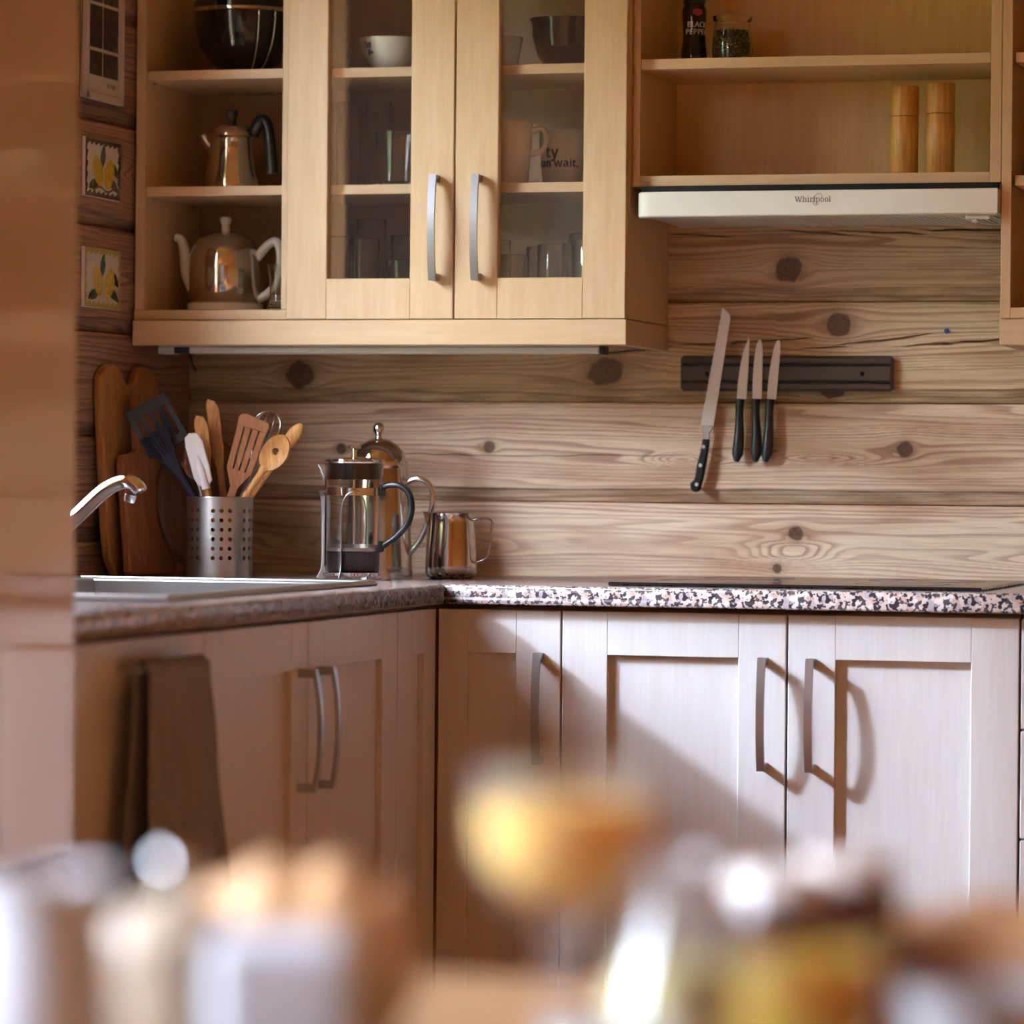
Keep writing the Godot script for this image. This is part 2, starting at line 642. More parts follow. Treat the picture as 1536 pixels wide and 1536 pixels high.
func log_plank(parent, x0, x1, y0, y1, cracks, m, uv_len, u0, z_face = 0.0):
	# in the wall's own axes: x along, y up, z out of the wall; the lower edge slopes back to the joint, cracks are open V-shaped splits
	var st = SurfaceTool.new()
	st.begin(Mesh.PRIMITIVE_TRIANGLES)
	var nc = maxi(2, int((x1 - x0) / 0.012))
	var H = y1 - y0
	var wob = noise(int(y0 * 1000) + 5, 1.0, 2)
	var cols = []
	for i in nc + 1:
		var x = x0 + (x1 - x0) * i / nc
		var w1 = wob.get_noise_2d(x * 3.0, 0.0) * 0.0022
		var w2 = wob.get_noise_2d(x * 2.2, 50.0) * 0.003
		var prof = [[y0 + 0.0008, -0.024], [y0 + 0.0012, -0.013], [y0 + 0.009, -0.0085], [y0 + 0.021 + w2, -0.0035], [y0 + 0.024 + w2, 0.0]]
		var splits = []
		for c in cracks:
			# c: [xa, ya, xb, yb, width, depth]
			var s = (x - c[0]) / (c[2] - c[0])
			if s > 0.0 and s < 1.0:
				var taper = pow(sin(PI * s), 0.5) * (0.85 + 0.5 * wob.get_noise_2d(x * 30.0, c[1] * 40.0))
				splits.append([lerpf(c[1], c[3], s) + wob.get_noise_2d(x * 16.0, c[1] * 70.0) * 0.0022, c[4] * maxf(taper, 0.02), c[5] * maxf(taper, 0.05)])
			else:
				splits.append([c[1] if s <= 0.0 else c[3], 0.00002, 0.0])
		# rows of points keep one order in every column: cracks are given from low to high
		for s in splits:
			prof.append([s[0] - s[1] / 2, 0.0])
			prof.append([s[0] - s[1] * 0.36, -s[2]])
			prof.append([s[0] + s[1] * 0.36, -s[2]])
			prof.append([s[0] + s[1] / 2, 0.0])
		prof.append([y1 - 0.006 + w1, 0.0])
		prof.append([y1 - 0.0015, -0.0025])
		prof.append([y1 - 0.0008, -0.024])
		for k in range(1, prof.size()):
			prof[k][0] = maxf(prof[k][0], prof[k - 1][0] + 0.00001)
		cols.append([x, prof])
	for i in nc:
		var A = cols[i]
		var B = cols[i + 1]
		for k in A[1].size() - 1:
			var q = [[A[0], A[1][k]], [B[0], B[1][k]], [B[0], B[1][k + 1]], [A[0], A[1][k + 1]]]
			for t in [0, 2, 1, 0, 3, 2]:
				st.set_smooth_group(-1)
				st.set_uv(Vector2((q[t][0] - x0) / uv_len + u0, (y1 - q[t][1][0]) / H))
				st.add_vertex(Vector3(q[t][0], q[t][1][0], z_face + q[t][1][1]))
	return put(st, "plank", m, parent)

func tile_image(kind):
	# glazed tile with two lemons, leaves and a scalloped edge
	var w = 160
	var h = 110
	var out = PackedByteArray()
	out.resize(w * h * 3)
	var n = noise(77 + kind, 0.06, 3)
	for j in h:
		for i in w:
			var p = Vector2((i - w * 0.52) * 0.56, j - h * 0.5)
			var c = C(206, 196, 182)
			var edge = minf(minf(i, w - 1 - i), minf(j, h - 1 - j)) + 2.5 * sin((i + j) * 0.30)
			if edge < 9.0:
				c = C(52, 46, 36) if kind == 0 else C(176, 160, 84)
			# leaves
			for l in [[-2.0, -24.0, 1.45, 24.0, 7.0], [26.0, -4.0, 2.2, 20.0, 8.0], [-24.0, 30.0, 0.6, 17.0, 9.0], [24.0, 26.0, 2.35, 20.0, 8.0]]:
				var q = (p - Vector2(l[0], l[1])).rotated(l[2])
				if pow(absf(q.x) / l[3], 1.4) + pow(absf(q.y) / l[4], 1.4) < 1.0:
					c = C(44, 58, 40).lerp(C(92, 104, 62), clampf(n.get_noise_2d(i, j) + 0.4, 0, 1))
			for l in [[-14.0, 4.0, 1.35], [14.0, 8.0, 1.75]]:
				var q = (p - Vector2(l[0], l[1])).rotated(-l[2])
				if pow(absf(q.x) / 30.0, 1.7) + pow(absf(q.y) / 13.0, 1.9) < 1.0:
					c = C(186, 156, 36).lerp(C(214, 186, 84), clampf(n.get_noise_2d(i * 1.7, j) * 1.6 + 0.4, 0, 1))
			if kind == 0 and absf(p.y - 38.0 - 4.0 * sin(p.x * 0.16)) < 2.0 and absf(p.x) < 28.0:
				c = C(96, 70, 44)
			var o = (j * w + i) * 3
			out[o] = int(c.r * 255)
			out[o + 1] = int(c.g * 255)
			out[o + 2] = int(c.b * 255)
	return tex(w, h, out)

func poster_image():
	# column of dark pictures with pale gaps
	var w = 96
	var h = 160
	var out = PackedByteArray()
	out.resize(w * h * 3)
	var n = noise(91, 0.05, 3)
	for j in h:
		for i in w:
			var c = C(196, 186, 176)
			var jj = j % 40
			if j < 144 and jj > 2 and absf((i % 48) - 24.0) < 22.5:
				c = C(46, 34, 34).lerp(C(96, 66, 50), clampf(n.get_noise_2d(i * 1.2, j * 1.6) + 0.35, 0, 1))
			elif j > 148 and j < 153 and i > 60 and i < 88 and n.get_noise_2d(i * 9.0, 3.0) > -0.1:
				c = C(110, 100, 94)
			var o = (j * w + i) * 3
			out[o] = int(c.r * 255)
			out[o + 1] = int(c.g * 255)
			out[o + 2] = int(c.b * 255)
	return tex(w, h, out)

# ------------------------------------------------------------------ scene
func _ready():
	set_camera_and_light()
	make_materials()
	build_shell()
	build_base_cabinets()
	build_worktop()
	build_wall_cabinets()
	build_hood()
	build_fridge()
	build_open_shelf_things()
	build_glass_cabinet_things()
	build_hood_shelf_things()
	build_wall_things()
	build_counter_things()
	build_utensils()
	build_sink()
	build_towel()
	build_table()

func set_camera_and_light():
	var cam = Camera3D.new()
	cam.name = "camera"
	add_child(cam)
	var yaw = 0.27316
	var pitch = -0.0085
	var roll = 0.00869
	var f = Vector3(-sin(yaw) * cos(pitch), sin(pitch), -cos(yaw) * cos(pitch))
	var r = f.cross(Vector3.UP).normalized()
	var u = r.cross(f)
	var r2 = r * cos(roll) + u * sin(roll)
	var u2 = u * cos(roll) - r * sin(roll)
	cam.transform = Transform3D(Basis(r2, u2, -f), Vector3(2.42055, 1.06979, 6.65604))
	cam.fov = rad_to_deg(2.0 * atan(768.0 / 5937.76))
	cam.near = 0.05
	cam.far = 100.0
	var at = CameraAttributesPhysical.new()
	at.frustum_focal_length = 85.0
	at.frustum_focus_distance = 6.35
	at.exposure_aperture = 1.95
	cam.attributes = at
	cam.fov = rad_to_deg(2.0 * atan(768.0 / 5937.76))
	cam.current = true

	var env = Environment.new()
	env.tonemap_mode = Environment.TONE_MAPPER_LINEAR
	env.tonemap_exposure = 1.05
	env.sdfgi_enabled = true
	env.ssao_enabled = true
	env.ssil_enabled = true
	env.background_mode = Environment.BG_SKY
	var sky = Sky.new()
	var sm = ProceduralSkyMaterial.new()
	sm.sky_top_color = Color(0.86, 0.92, 1.0)
	sm.sky_horizon_color = Color(0.97, 0.98, 1.0)
	sm.ground_horizon_color = Color(0.66, 0.70, 0.62)
	sm.ground_bottom_color = Color(0.40, 0.44, 0.34)
	sm.energy_multiplier = 54.0
	sky.sky_material = sm
	env.sky = sky
	var we = WorldEnvironment.new()
	we.name = "environment"
	we.environment = env
	add_child(we)

	var sun = DirectionalLight3D.new()
	sun.name = "sun"
	add_child(sun)
	sun.look_at_from_position(Vector3.ZERO, Vector3(1.0, -0.675, -0.50))
	sun.light_energy = 2.0
	sun.light_color = Color(0.80, 0.89, 1.0)
	sun.light_angular_distance = 2.6
	sun.shadow_enabled = true

func build_shell():
	var base = C(226, 202, 174)
	var dark = C(158, 116, 90)
	var stain = Color(0.80, 0.70, 0.62)
	var L = 2.0
	var H = 0.173
	var X0 = -0.045
	# [y0, knots (x, y above y0), eyes, cracks]
	var rows = [
		[0.857, [[1.06, 0.980, 0.011, 0.011], [1.028, 0.920, 0.007, 0.007]], [[1.055, 0.945, 0.075, 0.022], [0.35, 0.95, 0.2, 0.02], [1.6, 0.94, 0.22, 0.02]],
			[[0.94, 0.935, 1.12, 0.944, 0.0012, 0.004]]],
		[1.030, [[0.512, 1.125, 0.010, 0.010], [1.248, 1.125, 0.012, 0.013], [0.24, 1.12, 0.008, 0.008]], [[1.10, 1.108, 0.11, 0.012], [0.86, 1.105, 0.06, 0.012]],
			[[0.227, 1.114, 0.60, 1.108, 0.0024, 0.018], [0.52, 1.1085, 0.87, 1.113, 0.0020, 0.016]]],
		[1.203, [[1.132, 1.337, 0.021, 0.019], [0.722, 1.256, 0.030, 0.021], [0.163, 1.249, 0.024, 0.022], [1.12, 1.222, 0.02, 0.010]], [],
			[[0.700, 1.287, 0.800, 1.293, 0.0048, 0.020], [1.056, 1.2945, 1.150, 1.299, 0.0040, 0.020], [1.221, 1.2985, 1.440, 1.3135, 0.0056, 0.020], [1.130, 1.302, 1.300, 1.321, 0.0056, 0.020], [0.780, 1.2965, 1.095, 1.314, 0.0058, 0.020]]],
		[1.376, [[1.043, 1.432, 0.021, 0.021]], [],
			[[0.820, 1.4955, 0.955, 1.485, 0.0048, 0.020], [1.030, 1.499, 1.160, 1.489, 0.0048, 0.020], [1.130, 1.498, 1.300, 1.489, 0.0048, 0.020], [1.270, 1.497, 1.470, 1.496, 0.0048, 0.020]]],
	]
	var wb = structure("wall_back")
	var k = 0
	var tones = [[C(240, 216, 188), C(168, 120, 94)], [C(232, 208, 180), C(158, 116, 94)], [C(218, 194, 158), C(146, 110, 80)], [C(206, 182, 148), C(140, 106, 78)]]
	for row in rows:
		base = tones[k][0]
		dark = tones[k][1]
		var kn = []
		for q in row[1]:
			kn.append([q[0] - X0, q[1] - row[0], q[2], q[3]])
		var ey = []
		for q in row[2]:
			ey.append([q[0] - X0, q[1] - row[0], q[2], q[3]])
		var t = plank_texture(1600, 136, L, H, 100 + 17 * k, kn, ey, base, dark, stain, [72.0, 125.0, 110.0, 118.0][k])
		var m = printed("log face %d" % k, t, 0.62)
		m.heightmap_enabled = true
		m.heightmap_texture = t
		m.heightmap_scale = 0.12
		log_plank(wb, X0, 4.2, row[0], row[0] + H, row[3], m, L, 0.0)
		k += 1
	var plain = plank_texture(1024, 110, 2.0, 0.175, 400, [[0.35, 0.06, 0.014, 0.014], [1.2, 0.11, 0.018, 0.016]], [[0.7, 0.09, 0.2, 0.03]], C(158, 120, 96), C(88, 56, 42), Color(0.75, 0.66, 0.6))
	var pm = printed("log face plain", plain, 0.65)
	for i in 5:
		log_plank(wb, X0, 4.2, 1.549 + 0.173 * i, 1.722 + 0.173 * i, [], pm, L, 0.17 * i)
	for i in 5:
		log_plank(wb, X0, 4.2, -0.008 + 0.173 * i, 0.165 + 0.173 * i, [], pm, L, 0.31 * i)
	panel_box(wb, "backing", Vector3(-0.25, -0.1, -0.18), Vector3(4.4, 2.5, -0.022), "log wood", 0.0)

	# left wall: logs by the corner, then the window over the sink, the wall behind the fridge, a second window by the table
	var wl = structure("wall_left")
	var turn = Transform3D(Basis(Vector3.UP, PI / 2), Vector3(-0.045, 0, 0.80))
	for i in 9:
		var y0 = 0.781 + 0.1765 * i
		var p = log_plank(wl, 0.0, 0.80, y0, y0 + 0.1765, [], pm, L, 0.13 + 0.23 * i)
		p.transform = turn
	panel_box(wl, "backing", Vector3(-0.205, 0, -0.02), Vector3(-0.067, 2.4, 0.80), "log wood", 0.0)
	panel_box(wl, "wall_panel", Vector3(-0.205, 0, 0.80), Vector3(-0.045, 1.06, 1.47), "log wood", 0.0)
	panel_box(wl, "wall_panel", Vector3(-0.205, 2.12, 0.80), Vector3(-0.045, 2.4, 1.47), "log wood", 0.0)
	panel_box(wl, "wall_panel", Vector3(-0.205, 0, 1.47), Vector3(-0.045, 2.4, 3.45), "log wood", 0.0)
	panel_box(wl, "wall_panel", Vector3(-0.205, 0, 3.45), Vector3(-0.045, 1.2, 4.4), "log wood", 0.0)
	panel_box(wl, "wall_panel", Vector3(-0.205, 2.32, 3.45), Vector3(-0.045, 2.4, 4.4), "log wood", 0.0)
	panel_box(wl, "wall_panel", Vector3(-0.205, 0, 4.4), Vector3(-0.045, 2.4, 5.15), "log wood", 0.0)
	panel_box(wl, "wall_panel", Vector3(-0.205, 0, 5.15), Vector3(-0.045, 0.9, 6.5), "log wood", 0.0)
	panel_box(wl, "wall_panel", Vector3(-0.205, 2.32, 5.15), Vector3(-0.045, 2.4, 6.5), "log wood", 0.0)
	panel_box(wl, "wall_panel", Vector3(-0.205, 0, 6.5), Vector3(-0.045, 2.4, 8.4), "log wood", 0.0)
	var n = 1
	for w in [[0.80, 1.47, 1.06, 2.12], [3.45, 4.4, 1.2, 2.32], [5.15, 6.5, 0.9, 2.32]]:
		var o = structure("window_%d" % n)
		n += 1
		var st = S()
		var fw = 0.03
		box(st, Vector3(-0.16, w[2], w[0]), Vector3(-0.11, w[2] + fw, w[1]))
		box(st, Vector3(-0.16, w[3] - fw, w[0]), Vector3(-0.11, w[3], w[1]))
		box(st, Vector3(-0.16, w[2] + fw, w[0]), Vector3(-0.11, w[3] - fw, w[0] + fw))
		box(st, Vector3(-0.16, w[2] + fw, w[1] - fw), Vector3(-0.11, w[3] - fw, w[1]))
		put(st, "window_frame", "white plastic", o)
		st = S()
		box(st, Vector3(-0.137, w[2] + fw, w[0] + fw), Vector3(-0.133, w[3] - fw, w[1] - fw))
		put(st, "pane", "pane glass", o)

	var s = structure("wall_right")
	panel_box(s, "wall_panel", Vector3(4.2, 0, -0.1), Vector3(4.36, 2.4, 8.4), "room wood", 0.0)
	s = structure("wall_front")
	panel_box(s, "wall_panel", Vector3(-0.2, 0, 8.4), Vector3(4.36, 2.4, 8.56), "room wood", 0.0)
	s = structure("ceiling")
	panel_box(s, "boards", Vector3(-0.25, 2.4, -0.2), Vector3(4.4, 2.52, 8.6), "room wood", 0.0)
	s = structure("floor")
	panel_box(s, "boards", Vector3(-0.25, -0.12, -0.2), Vector3(4.4, 0, 8.6), "floor wood", 0.0)
	var hd = thing("garden_hedge", "dark green garden hedge outside the kitchen windows", "hedge", Vector3(-7.0, -0.3, 0))
	var hn = noise(71, 1.0, 4)
	var hs = S()
	var G = []
	for i in 90:
		G.append([])
		for j in 24:
			var q = j / 23.0
			var zz = -12.0 + 50.0 * i / 89.0
			var a = PI * q
			var bump = hn.get_noise_2d(zz * 1.7, q * 6.0) * 0.5
			G[i].append(Vector3((0.9 + bump) * cos(a), (3.9 + 1.2 * hn.get_noise_2d(zz * 0.4, 9.0) + bump) * pow(sin(a), 0.5), zz))
	sheet(hs, G, 0.05)
	put(hs, "foliage", "hedge green", hd)
	s = structure("ground")
	panel_box(s, "lawn", Vector3(-40, -0.5, -30), Vector3(-0.26, -0.3, 40), "lawn", 0.0)

func build_base_cabinets():
	var fm = "front paint"
	# corner unit: one narrow door on each run
	var t = thing("corner_base_cabinet", "corner base cabinet with two narrow pale shaker doors meeting under the worktop", "cabinet")
	panel_box(t, "carcass", Vector3(-0.015, 0.1, 0.03), Vector3(0.804, 0.866, 0.579), "carcass wood")
	panel_box(t, "carcass", Vector3(-0.015, 0.1, 0.582), Vector3(0.579, 0.866, 0.804), "carcass wood")
	panel_box(t, "plinth", Vector3(-0.015, 0, 0.03), Vector3(0.804, 0.099, 0.53), fm)
	shaker_door(t, 0.6035, 0.8055, 0.102, 0.861, 0.6, 0.049, 0.073, 0.069, 0.069, fm, 0.7735, 0.706)
	var d = shaker_door(t, 0.0, 0.2025, 0.102, 0.861, 0.0, 0.073, 0.062, 0.069, 0.069, fm)
	d.position = Vector3(0.6, 0.102, 0.8055)
	d.rotation.y = PI / 2
	# hob unit: two wide doors
	t = thing("base_cabinet", "wide base cabinet with two sunlit pale shaker doors under the hob", "cabinet", Vector3(0.807, 0, 0))
	panel_box(t, "carcass", Vector3(0.001, 0.1, 0.03), Vector3(0.727, 0.866, 0.579), "carcass wood")
	panel_box(t, "plinth", Vector3(0.001, 0, 0.03), Vector3(0.727, 0.099, 0.53), fm)
	shaker_door(t, 0.0015, 0.3625, 0.102, 0.861, 0.6, 0.074, 0.076, 0.069, 0.069, fm, 0.329, 0.706)
	shaker_door(t, 0.3660, 0.7265, 0.102, 0.861, 0.6, 0.075, 0.074, 0.069, 0.069, fm, 0.405, 0.706)
	# drawers at the right edge of the frame
	t = thing("drawer_base_cabinet", "base cabinet with three pale drawer fronts at the right edge of the photo", "cabinet", Vector3(1.5355, 0, 0))
	panel_box(t, "carcass", Vector3(0.001, 0.1, 0.03), Vector3(0.46, 0.866, 0.579), "carcass wood")
	panel_box(t, "plinth", Vector3(0.001, 0, 0.03), Vector3(0.46, 0.099, 0.53), fm)
	for y in [[0.6915, 0.861], [0.5235, 0.6885], [0.102, 0.5205]]:
		panel_box(t, "drawer", Vector3(0.0018, y[0], 0.581), Vector3(0.459, y[1], 0.6), fm, 0.0015)
	# left run: sink unit and the towel unit
	t = thing("sink_base_cabinet", "base cabinet with two pale shaker doors and paired bow handles under the sink", "cabinet", Vector3(0.6, 0, 1.675), PI / 2)
	panel_box(t, "carcass", Vector3(0.001, 0.1, -0.61), Vector3(0.867, 0.73, -0.021), "carcass wood")
	panel_box(t, "carcass", Vector3(0.001, 0.731, -0.05), Vector3(0.867, 0.866, -0.021), "carcass wood")
	panel_box(t, "plinth", Vector3(0.001, 0, -0.61), Vector3(0.867, 0.099, -0.07), fm)
	shaker_door(t, 0.0015, 0.4325, 0.102, 0.861, 0.0, 0.074, 0.070, 0.069, 0.069, fm, 0.394, 0.706)
	shaker_door(t, 0.4355, 0.8665, 0.102, 0.861, 0.0, 0.074, 0.076, 0.069, 0.069, fm, 0.474, 0.706)
	t = thing("base_cabinet", "base cabinet with a single pale shaker door behind the hanging grey towel", "cabinet", Vector3(0.6, 0, 2.25), PI / 2)
	panel_box(t, "carcass", Vector3(0.001, 0.1, -0.61), Vector3(0.574, 0.866, -0.021), "carcass wood")
	panel_box(t, "plinth", Vector3(0.001, 0, -0.61), Vector3(0.574, 0.099, -0.07), fm)
	shaker_door(t, 0.002, 0.5725, 0.102, 0.861, 0.0, 0.074, 0.074, 0.069, 0.069, fm)

func nosing(st, a, b, out, flip):
	# rounded front edge of the stone from a to b (at the top line of the face)
	var prof = [[-0.006, 0.0], [-0.0018, -0.0016], [0.0, -0.0055], [0.0, -0.0275], [-0.0035, -0.031], [-0.04, -0.031]]
	for k in prof.size() - 1:
		var p = prof[k]
		var q = prof[k + 1]
		var A = a + out * p[0] + Vector3(0, p[1], 0)
		var B = b + out * p[0] + Vector3(0, p[1], 0)
		var Cc = b + out * q[0] + Vector3(0, q[1], 0)
		var D = a + out * q[0] + Vector3(0, q[1], 0)
		if flip:
			quad(st, B, A, D, Cc, 700)
		else:
			quad(st, A, D, Cc, B, 700)

func build_worktop():
	var t = thing("worktop", "speckled pink and black granite worktop running round the kitchen corner", "worktop", Vector3(0, 0.869, 0))
	var st = S()
	var y0 = 0.0
	var y1 = 0.031
	box(st, Vector3(-0.044, y0, 0.001), Vector3(2.4, y1, 0.614))
	# left run with a cut-out for the sink bowl
	box(st, Vector3(-0.044, y0, 0.614), Vector3(0.614, y1, 0.80))
	box(st, Vector3(-0.044, y0, 0.80), Vector3(0.09, y1, 1.60))
	box(st, Vector3(0.49, y0, 0.80), Vector3(0.614, y1, 1.60))
	box(st, Vector3(-0.044, y0, 1.60), Vector3(0.614, y1, 2.255))
	nosing(st, Vector3(0.62, y1, 0.62), Vector3(2.4, y1, 0.62), Vector3(0, 0, 1), false)
	nosing(st, Vector3(0.62, y1, 0.62), Vector3(0.62, y1, 2.255), Vector3(1, 0, 0), true)
	put(st, "slab", "granite", t)
	t = thing("hob", "flat black glass hob set on the granite worktop", "hob", Vector3(0.866, 0.9001, 0.035))
	st = S()
	box(st, Vector3(0, 0, 0), Vector3(0.600, 0.006, 0.505), 0.0025)
	put(st, "glass_plate", "hob glass", t)
	for z in [[0.15, 0.13, 0.075], [0.45, 0.13, 0.095], [0.15, 0.36, 0.095], [0.45, 0.36, 0.075]]:
		st = S()
		lathe(st, [Vector2(z[2] - 0.0015, 0), Vector2(z[2] - 0.0012, 0.0003), Vector2(z[2] + 0.0012, 0.0003), Vector2(z[2] + 0.0015, 0)], 48)
		put(st, "cooking_zone_ring", "letter grey", t, Vector3(z[0], 0.006, z[1]))

func build_wall_cabinets():
	var v = "cupboard wood upright"
	var h = "cupboard wood lying"
	var top = 2.16
	# open unit by the corner
	var t = thing("open_shelf_unit", "open birch shelf unit in the corner holding the teapots", "shelf unit", Vector3(-0.0405, 1.336, 0))
	var zf = 0.284
	panel_box(t, "side_panel", Vector3(0, 0.0175, 0), Vector3(0.0165, top - 1.336, zf), v)
	panel_box(t, "side_panel", Vector3(0.264, 0.0175, 0), Vector3(0.2795, top - 1.336, zf - 0.002), v)
	panel_box(t, "bottom_board", Vector3(-0.001, 0, 0), Vector3(0.2795, 0.017, zf + 0.0015), h)
	panel_box(t, "top_board", Vector3(0.017, top - 1.353, 0), Vector3(0.2635, top - 1.336, zf), h)
	panel_box(t, "back_panel", Vector3(0.0165, 0.017, 0.002), Vector3(0.264, top - 1.353, 0.009), "carcass wood")
	for y in [1.7465, 1.548]:
		panel_box(t, "shelf", Vector3(0.0185, y - 1.336, 0.010), Vector3(0.2638, y - 1.336 + 0.0165, zf - 0.004), h)
	for y in [1.7445, 1.546]:
		for z in [0.05, 0.245]:
			panel_box(t, "shelf_pin", Vector3(0.0165, y - 1.336 - 0.003, z), Vector3(0.025, y - 1.336 + 0.0018, z + 0.006), "brushed steel", 0.001)
	# glass-fronted double unit
	t = thing("glass_front_cabinet", "birch wall cabinet with two glazed doors and curved metal handles", "cabinet", Vector3(0.2395, 1.336, 0))
	panel_box(t, "side_panel", Vector3(0, 0, 0), Vector3(0.0165, top - 1.336, 0.280), v)
	panel_box(t, "side_panel", Vector3(0.577, 0, 0), Vector3(0.593, top - 1.336, 0.280), v)
	panel_box(t, "bottom_board", Vector3(0.017, 0, 0), Vector3(0.5765, 0.0165, 0.280), h)
	panel_box(t, "top_board", Vector3(0.017, top - 1.353, 0), Vector3(0.5765, top - 1.336, 0.280), h)
	panel_box(t, "back_panel", Vector3(0.0165, 0.017, 0.002), Vector3(0.577, top - 1.353, 0.009), "carcass wood")
	for y in [1.7465, 1.5485]:
		panel_box(t, "shelf", Vector3(0.0175, y - 1.336, 0.010), Vector3(0.576, y - 1.336 + 0.0165, 0.268), h)
	glass_door(t, 0.0005, 0.2945, 0.0, top - 1.336, 0.302, 0.0715, 0.0755, 0.068, 0.07, 0.505 - 0.2395)
	glass_door(t, 0.2975, 0.592, 0.0, top - 1.336, 0.302, 0.0745, 0.0735, 0.068, 0.07, 0.579 - 0.2395)
	# strip below both units, with a return to the wall
	t = thing("pelmet", "pale wooden pelmet strip below the glass-front cabinet and open shelves", "pelmet", Vector3(-0.037, 1.292, 0))
	panel_box(t, "front_strip", Vector3(0, 0, 0.283), Vector3(0.8715, 0.0425, 0.3035), h, 0.0015)
	panel_box(t, "side_strip", Vector3(0.8535, 0, 0), Vector3(0.8695, 0.0425, 0.2828), h, 0.0008)
	# lamp under the pelmet
	t = thing("under_cabinet_light", "slim white strip light under the glass-front cabinet", "light", Vector3(-0.009, 1.279, 0.215))
	panel_box(t, "body", Vector3(0.057, 0, 0), Vector3(0.784, 0.0125, 0.04), "white plastic", 0.002)
	panel_box(t, "body", Vector3(0, 0, 0), Vector3(0.028, 0.0125, 0.04), "white plastic", 0.002)
	panel_box(t, "connector", Vector3(0.0285, 0.0005, 0.004), Vector3(0.0565, 0.012, 0.036), "black plastic", 0.001)
	panel_box(t, "bracket", Vector3(0.784, 0.0, 0.004), Vector3(0.792, 0.012, 0.036), "black plastic", 0.001)
	panel_box(t, "base", Vector3(0, 0.0125, 0.002), Vector3(0.784, 0.0575, 0.038), "white plastic", 0.001)
	var st = S()
	tube(st, curve([Vector3(0.045, 0.006, 0.005), Vector3(0.02, -0.015, -0.08), Vector3(0.0, -0.024, -0.15), Vector3(-0.022, -0.016, -0.2)], 6), 0.0022, 8)
	put(st, "cable", "cable", t)
	# unit over the hood
	t = thing("hood_shelf_unit", "open birch shelf unit above the extractor hood", "shelf unit", Vector3(0.8335, 1.556, 0))
	var z2 = 0.268
	panel_box(t, "side_panel", Vector3(0, 0, 0), Vector3(0.0125, top - 1.556, z2), v)
	panel_box(t, "side_panel", Vector3(0.5965, 0, 0), Vector3(0.6145, top - 1.556, z2), v)
	panel_box(t, "bottom_board", Vector3(0.0125, 0, 0), Vector3(0.5962, 0.0175, z2), h)
	panel_box(t, "top_board", Vector3(0.0125, top - 1.573, 0), Vector3(0.5962, top - 1.556, z2), h)
	panel_box(t, "back_panel", Vector3(0.0125, 0.0175, 0.002), Vector3(0.5962, top - 1.573, 0.009), "shelf back wood")
	panel_box(t, "shelf", Vector3(0.0128, 0.194, 0.010), Vector3(0.596, 0.2115, z2 - 0.003), h)
	# unit at the right edge of the frame
	t = thing("open_shelf_unit", "open birch shelf unit at the right edge of the photo", "shelf unit", Vector3(1.4495, 1.336, 0))
	panel_box(t, "side_panel", Vector3(0, 0, 0), Vector3(0.0165, top - 1.336, 0.272), v)
	panel_box(t, "side_panel", Vector3(0.483, 0, 0), Vector3(0.4995, top - 1.336, 0.272), v)
	panel_box(t, "bottom_board", Vector3(0.017, 0, 0), Vector3(0.4825, 0.017, 0.274), h)
	panel_box(t, "top_board", Vector3(0.017, top - 1.353, 0), Vector3(0.4825, top - 1.336, 0.272), h)
	panel_box(t, "back_panel", Vector3(0.0165, 0.017, 0.002), Vector3(0.483, top - 1.353, 0.009), "carcass wood")
	for y in [1.7495, 1.5505]:
		panel_box(t, "shelf", Vector3(0.0205, y - 1.336, 0.010), Vector3(0.4825, y - 1.336 + 0.0165, 0.266), h)
	t = thing("pelmet", "pale wooden pelmet strip below the right-hand shelf unit", "pelmet", Vector3(1.4495, 1.292, 0))
	panel_box(t, "front_strip", Vector3(0, 0, 0.262), Vector3(0.5, 0.0425, 0.281), h, 0.0015)
	panel_box(t, "side_strip", Vector3(0, 0, 0), Vector3(0.0165, 0.0425, 0.2615), h, 0.0008)
	# bowl on it, outside the frame but mirrored in the fridge front
	st = S()
	lathe(st, [Vector2(0.0, 0.0), Vector2(0.035, 0.0), Vector2(0.075, 0.03), Vector2(0.095, 0.07), Vector2(0.091, 0.07), Vector2(0.07, 0.032), Vector2(0.0, 0.008)], 32)
	t = thing("serving_bowl", "white serving bowl on the right-hand shelf unit, mirrored in the fridge", "bowl", Vector3(1.62, 1.567, 0.14))
	put(st, "bowl", "white ceramic", t)

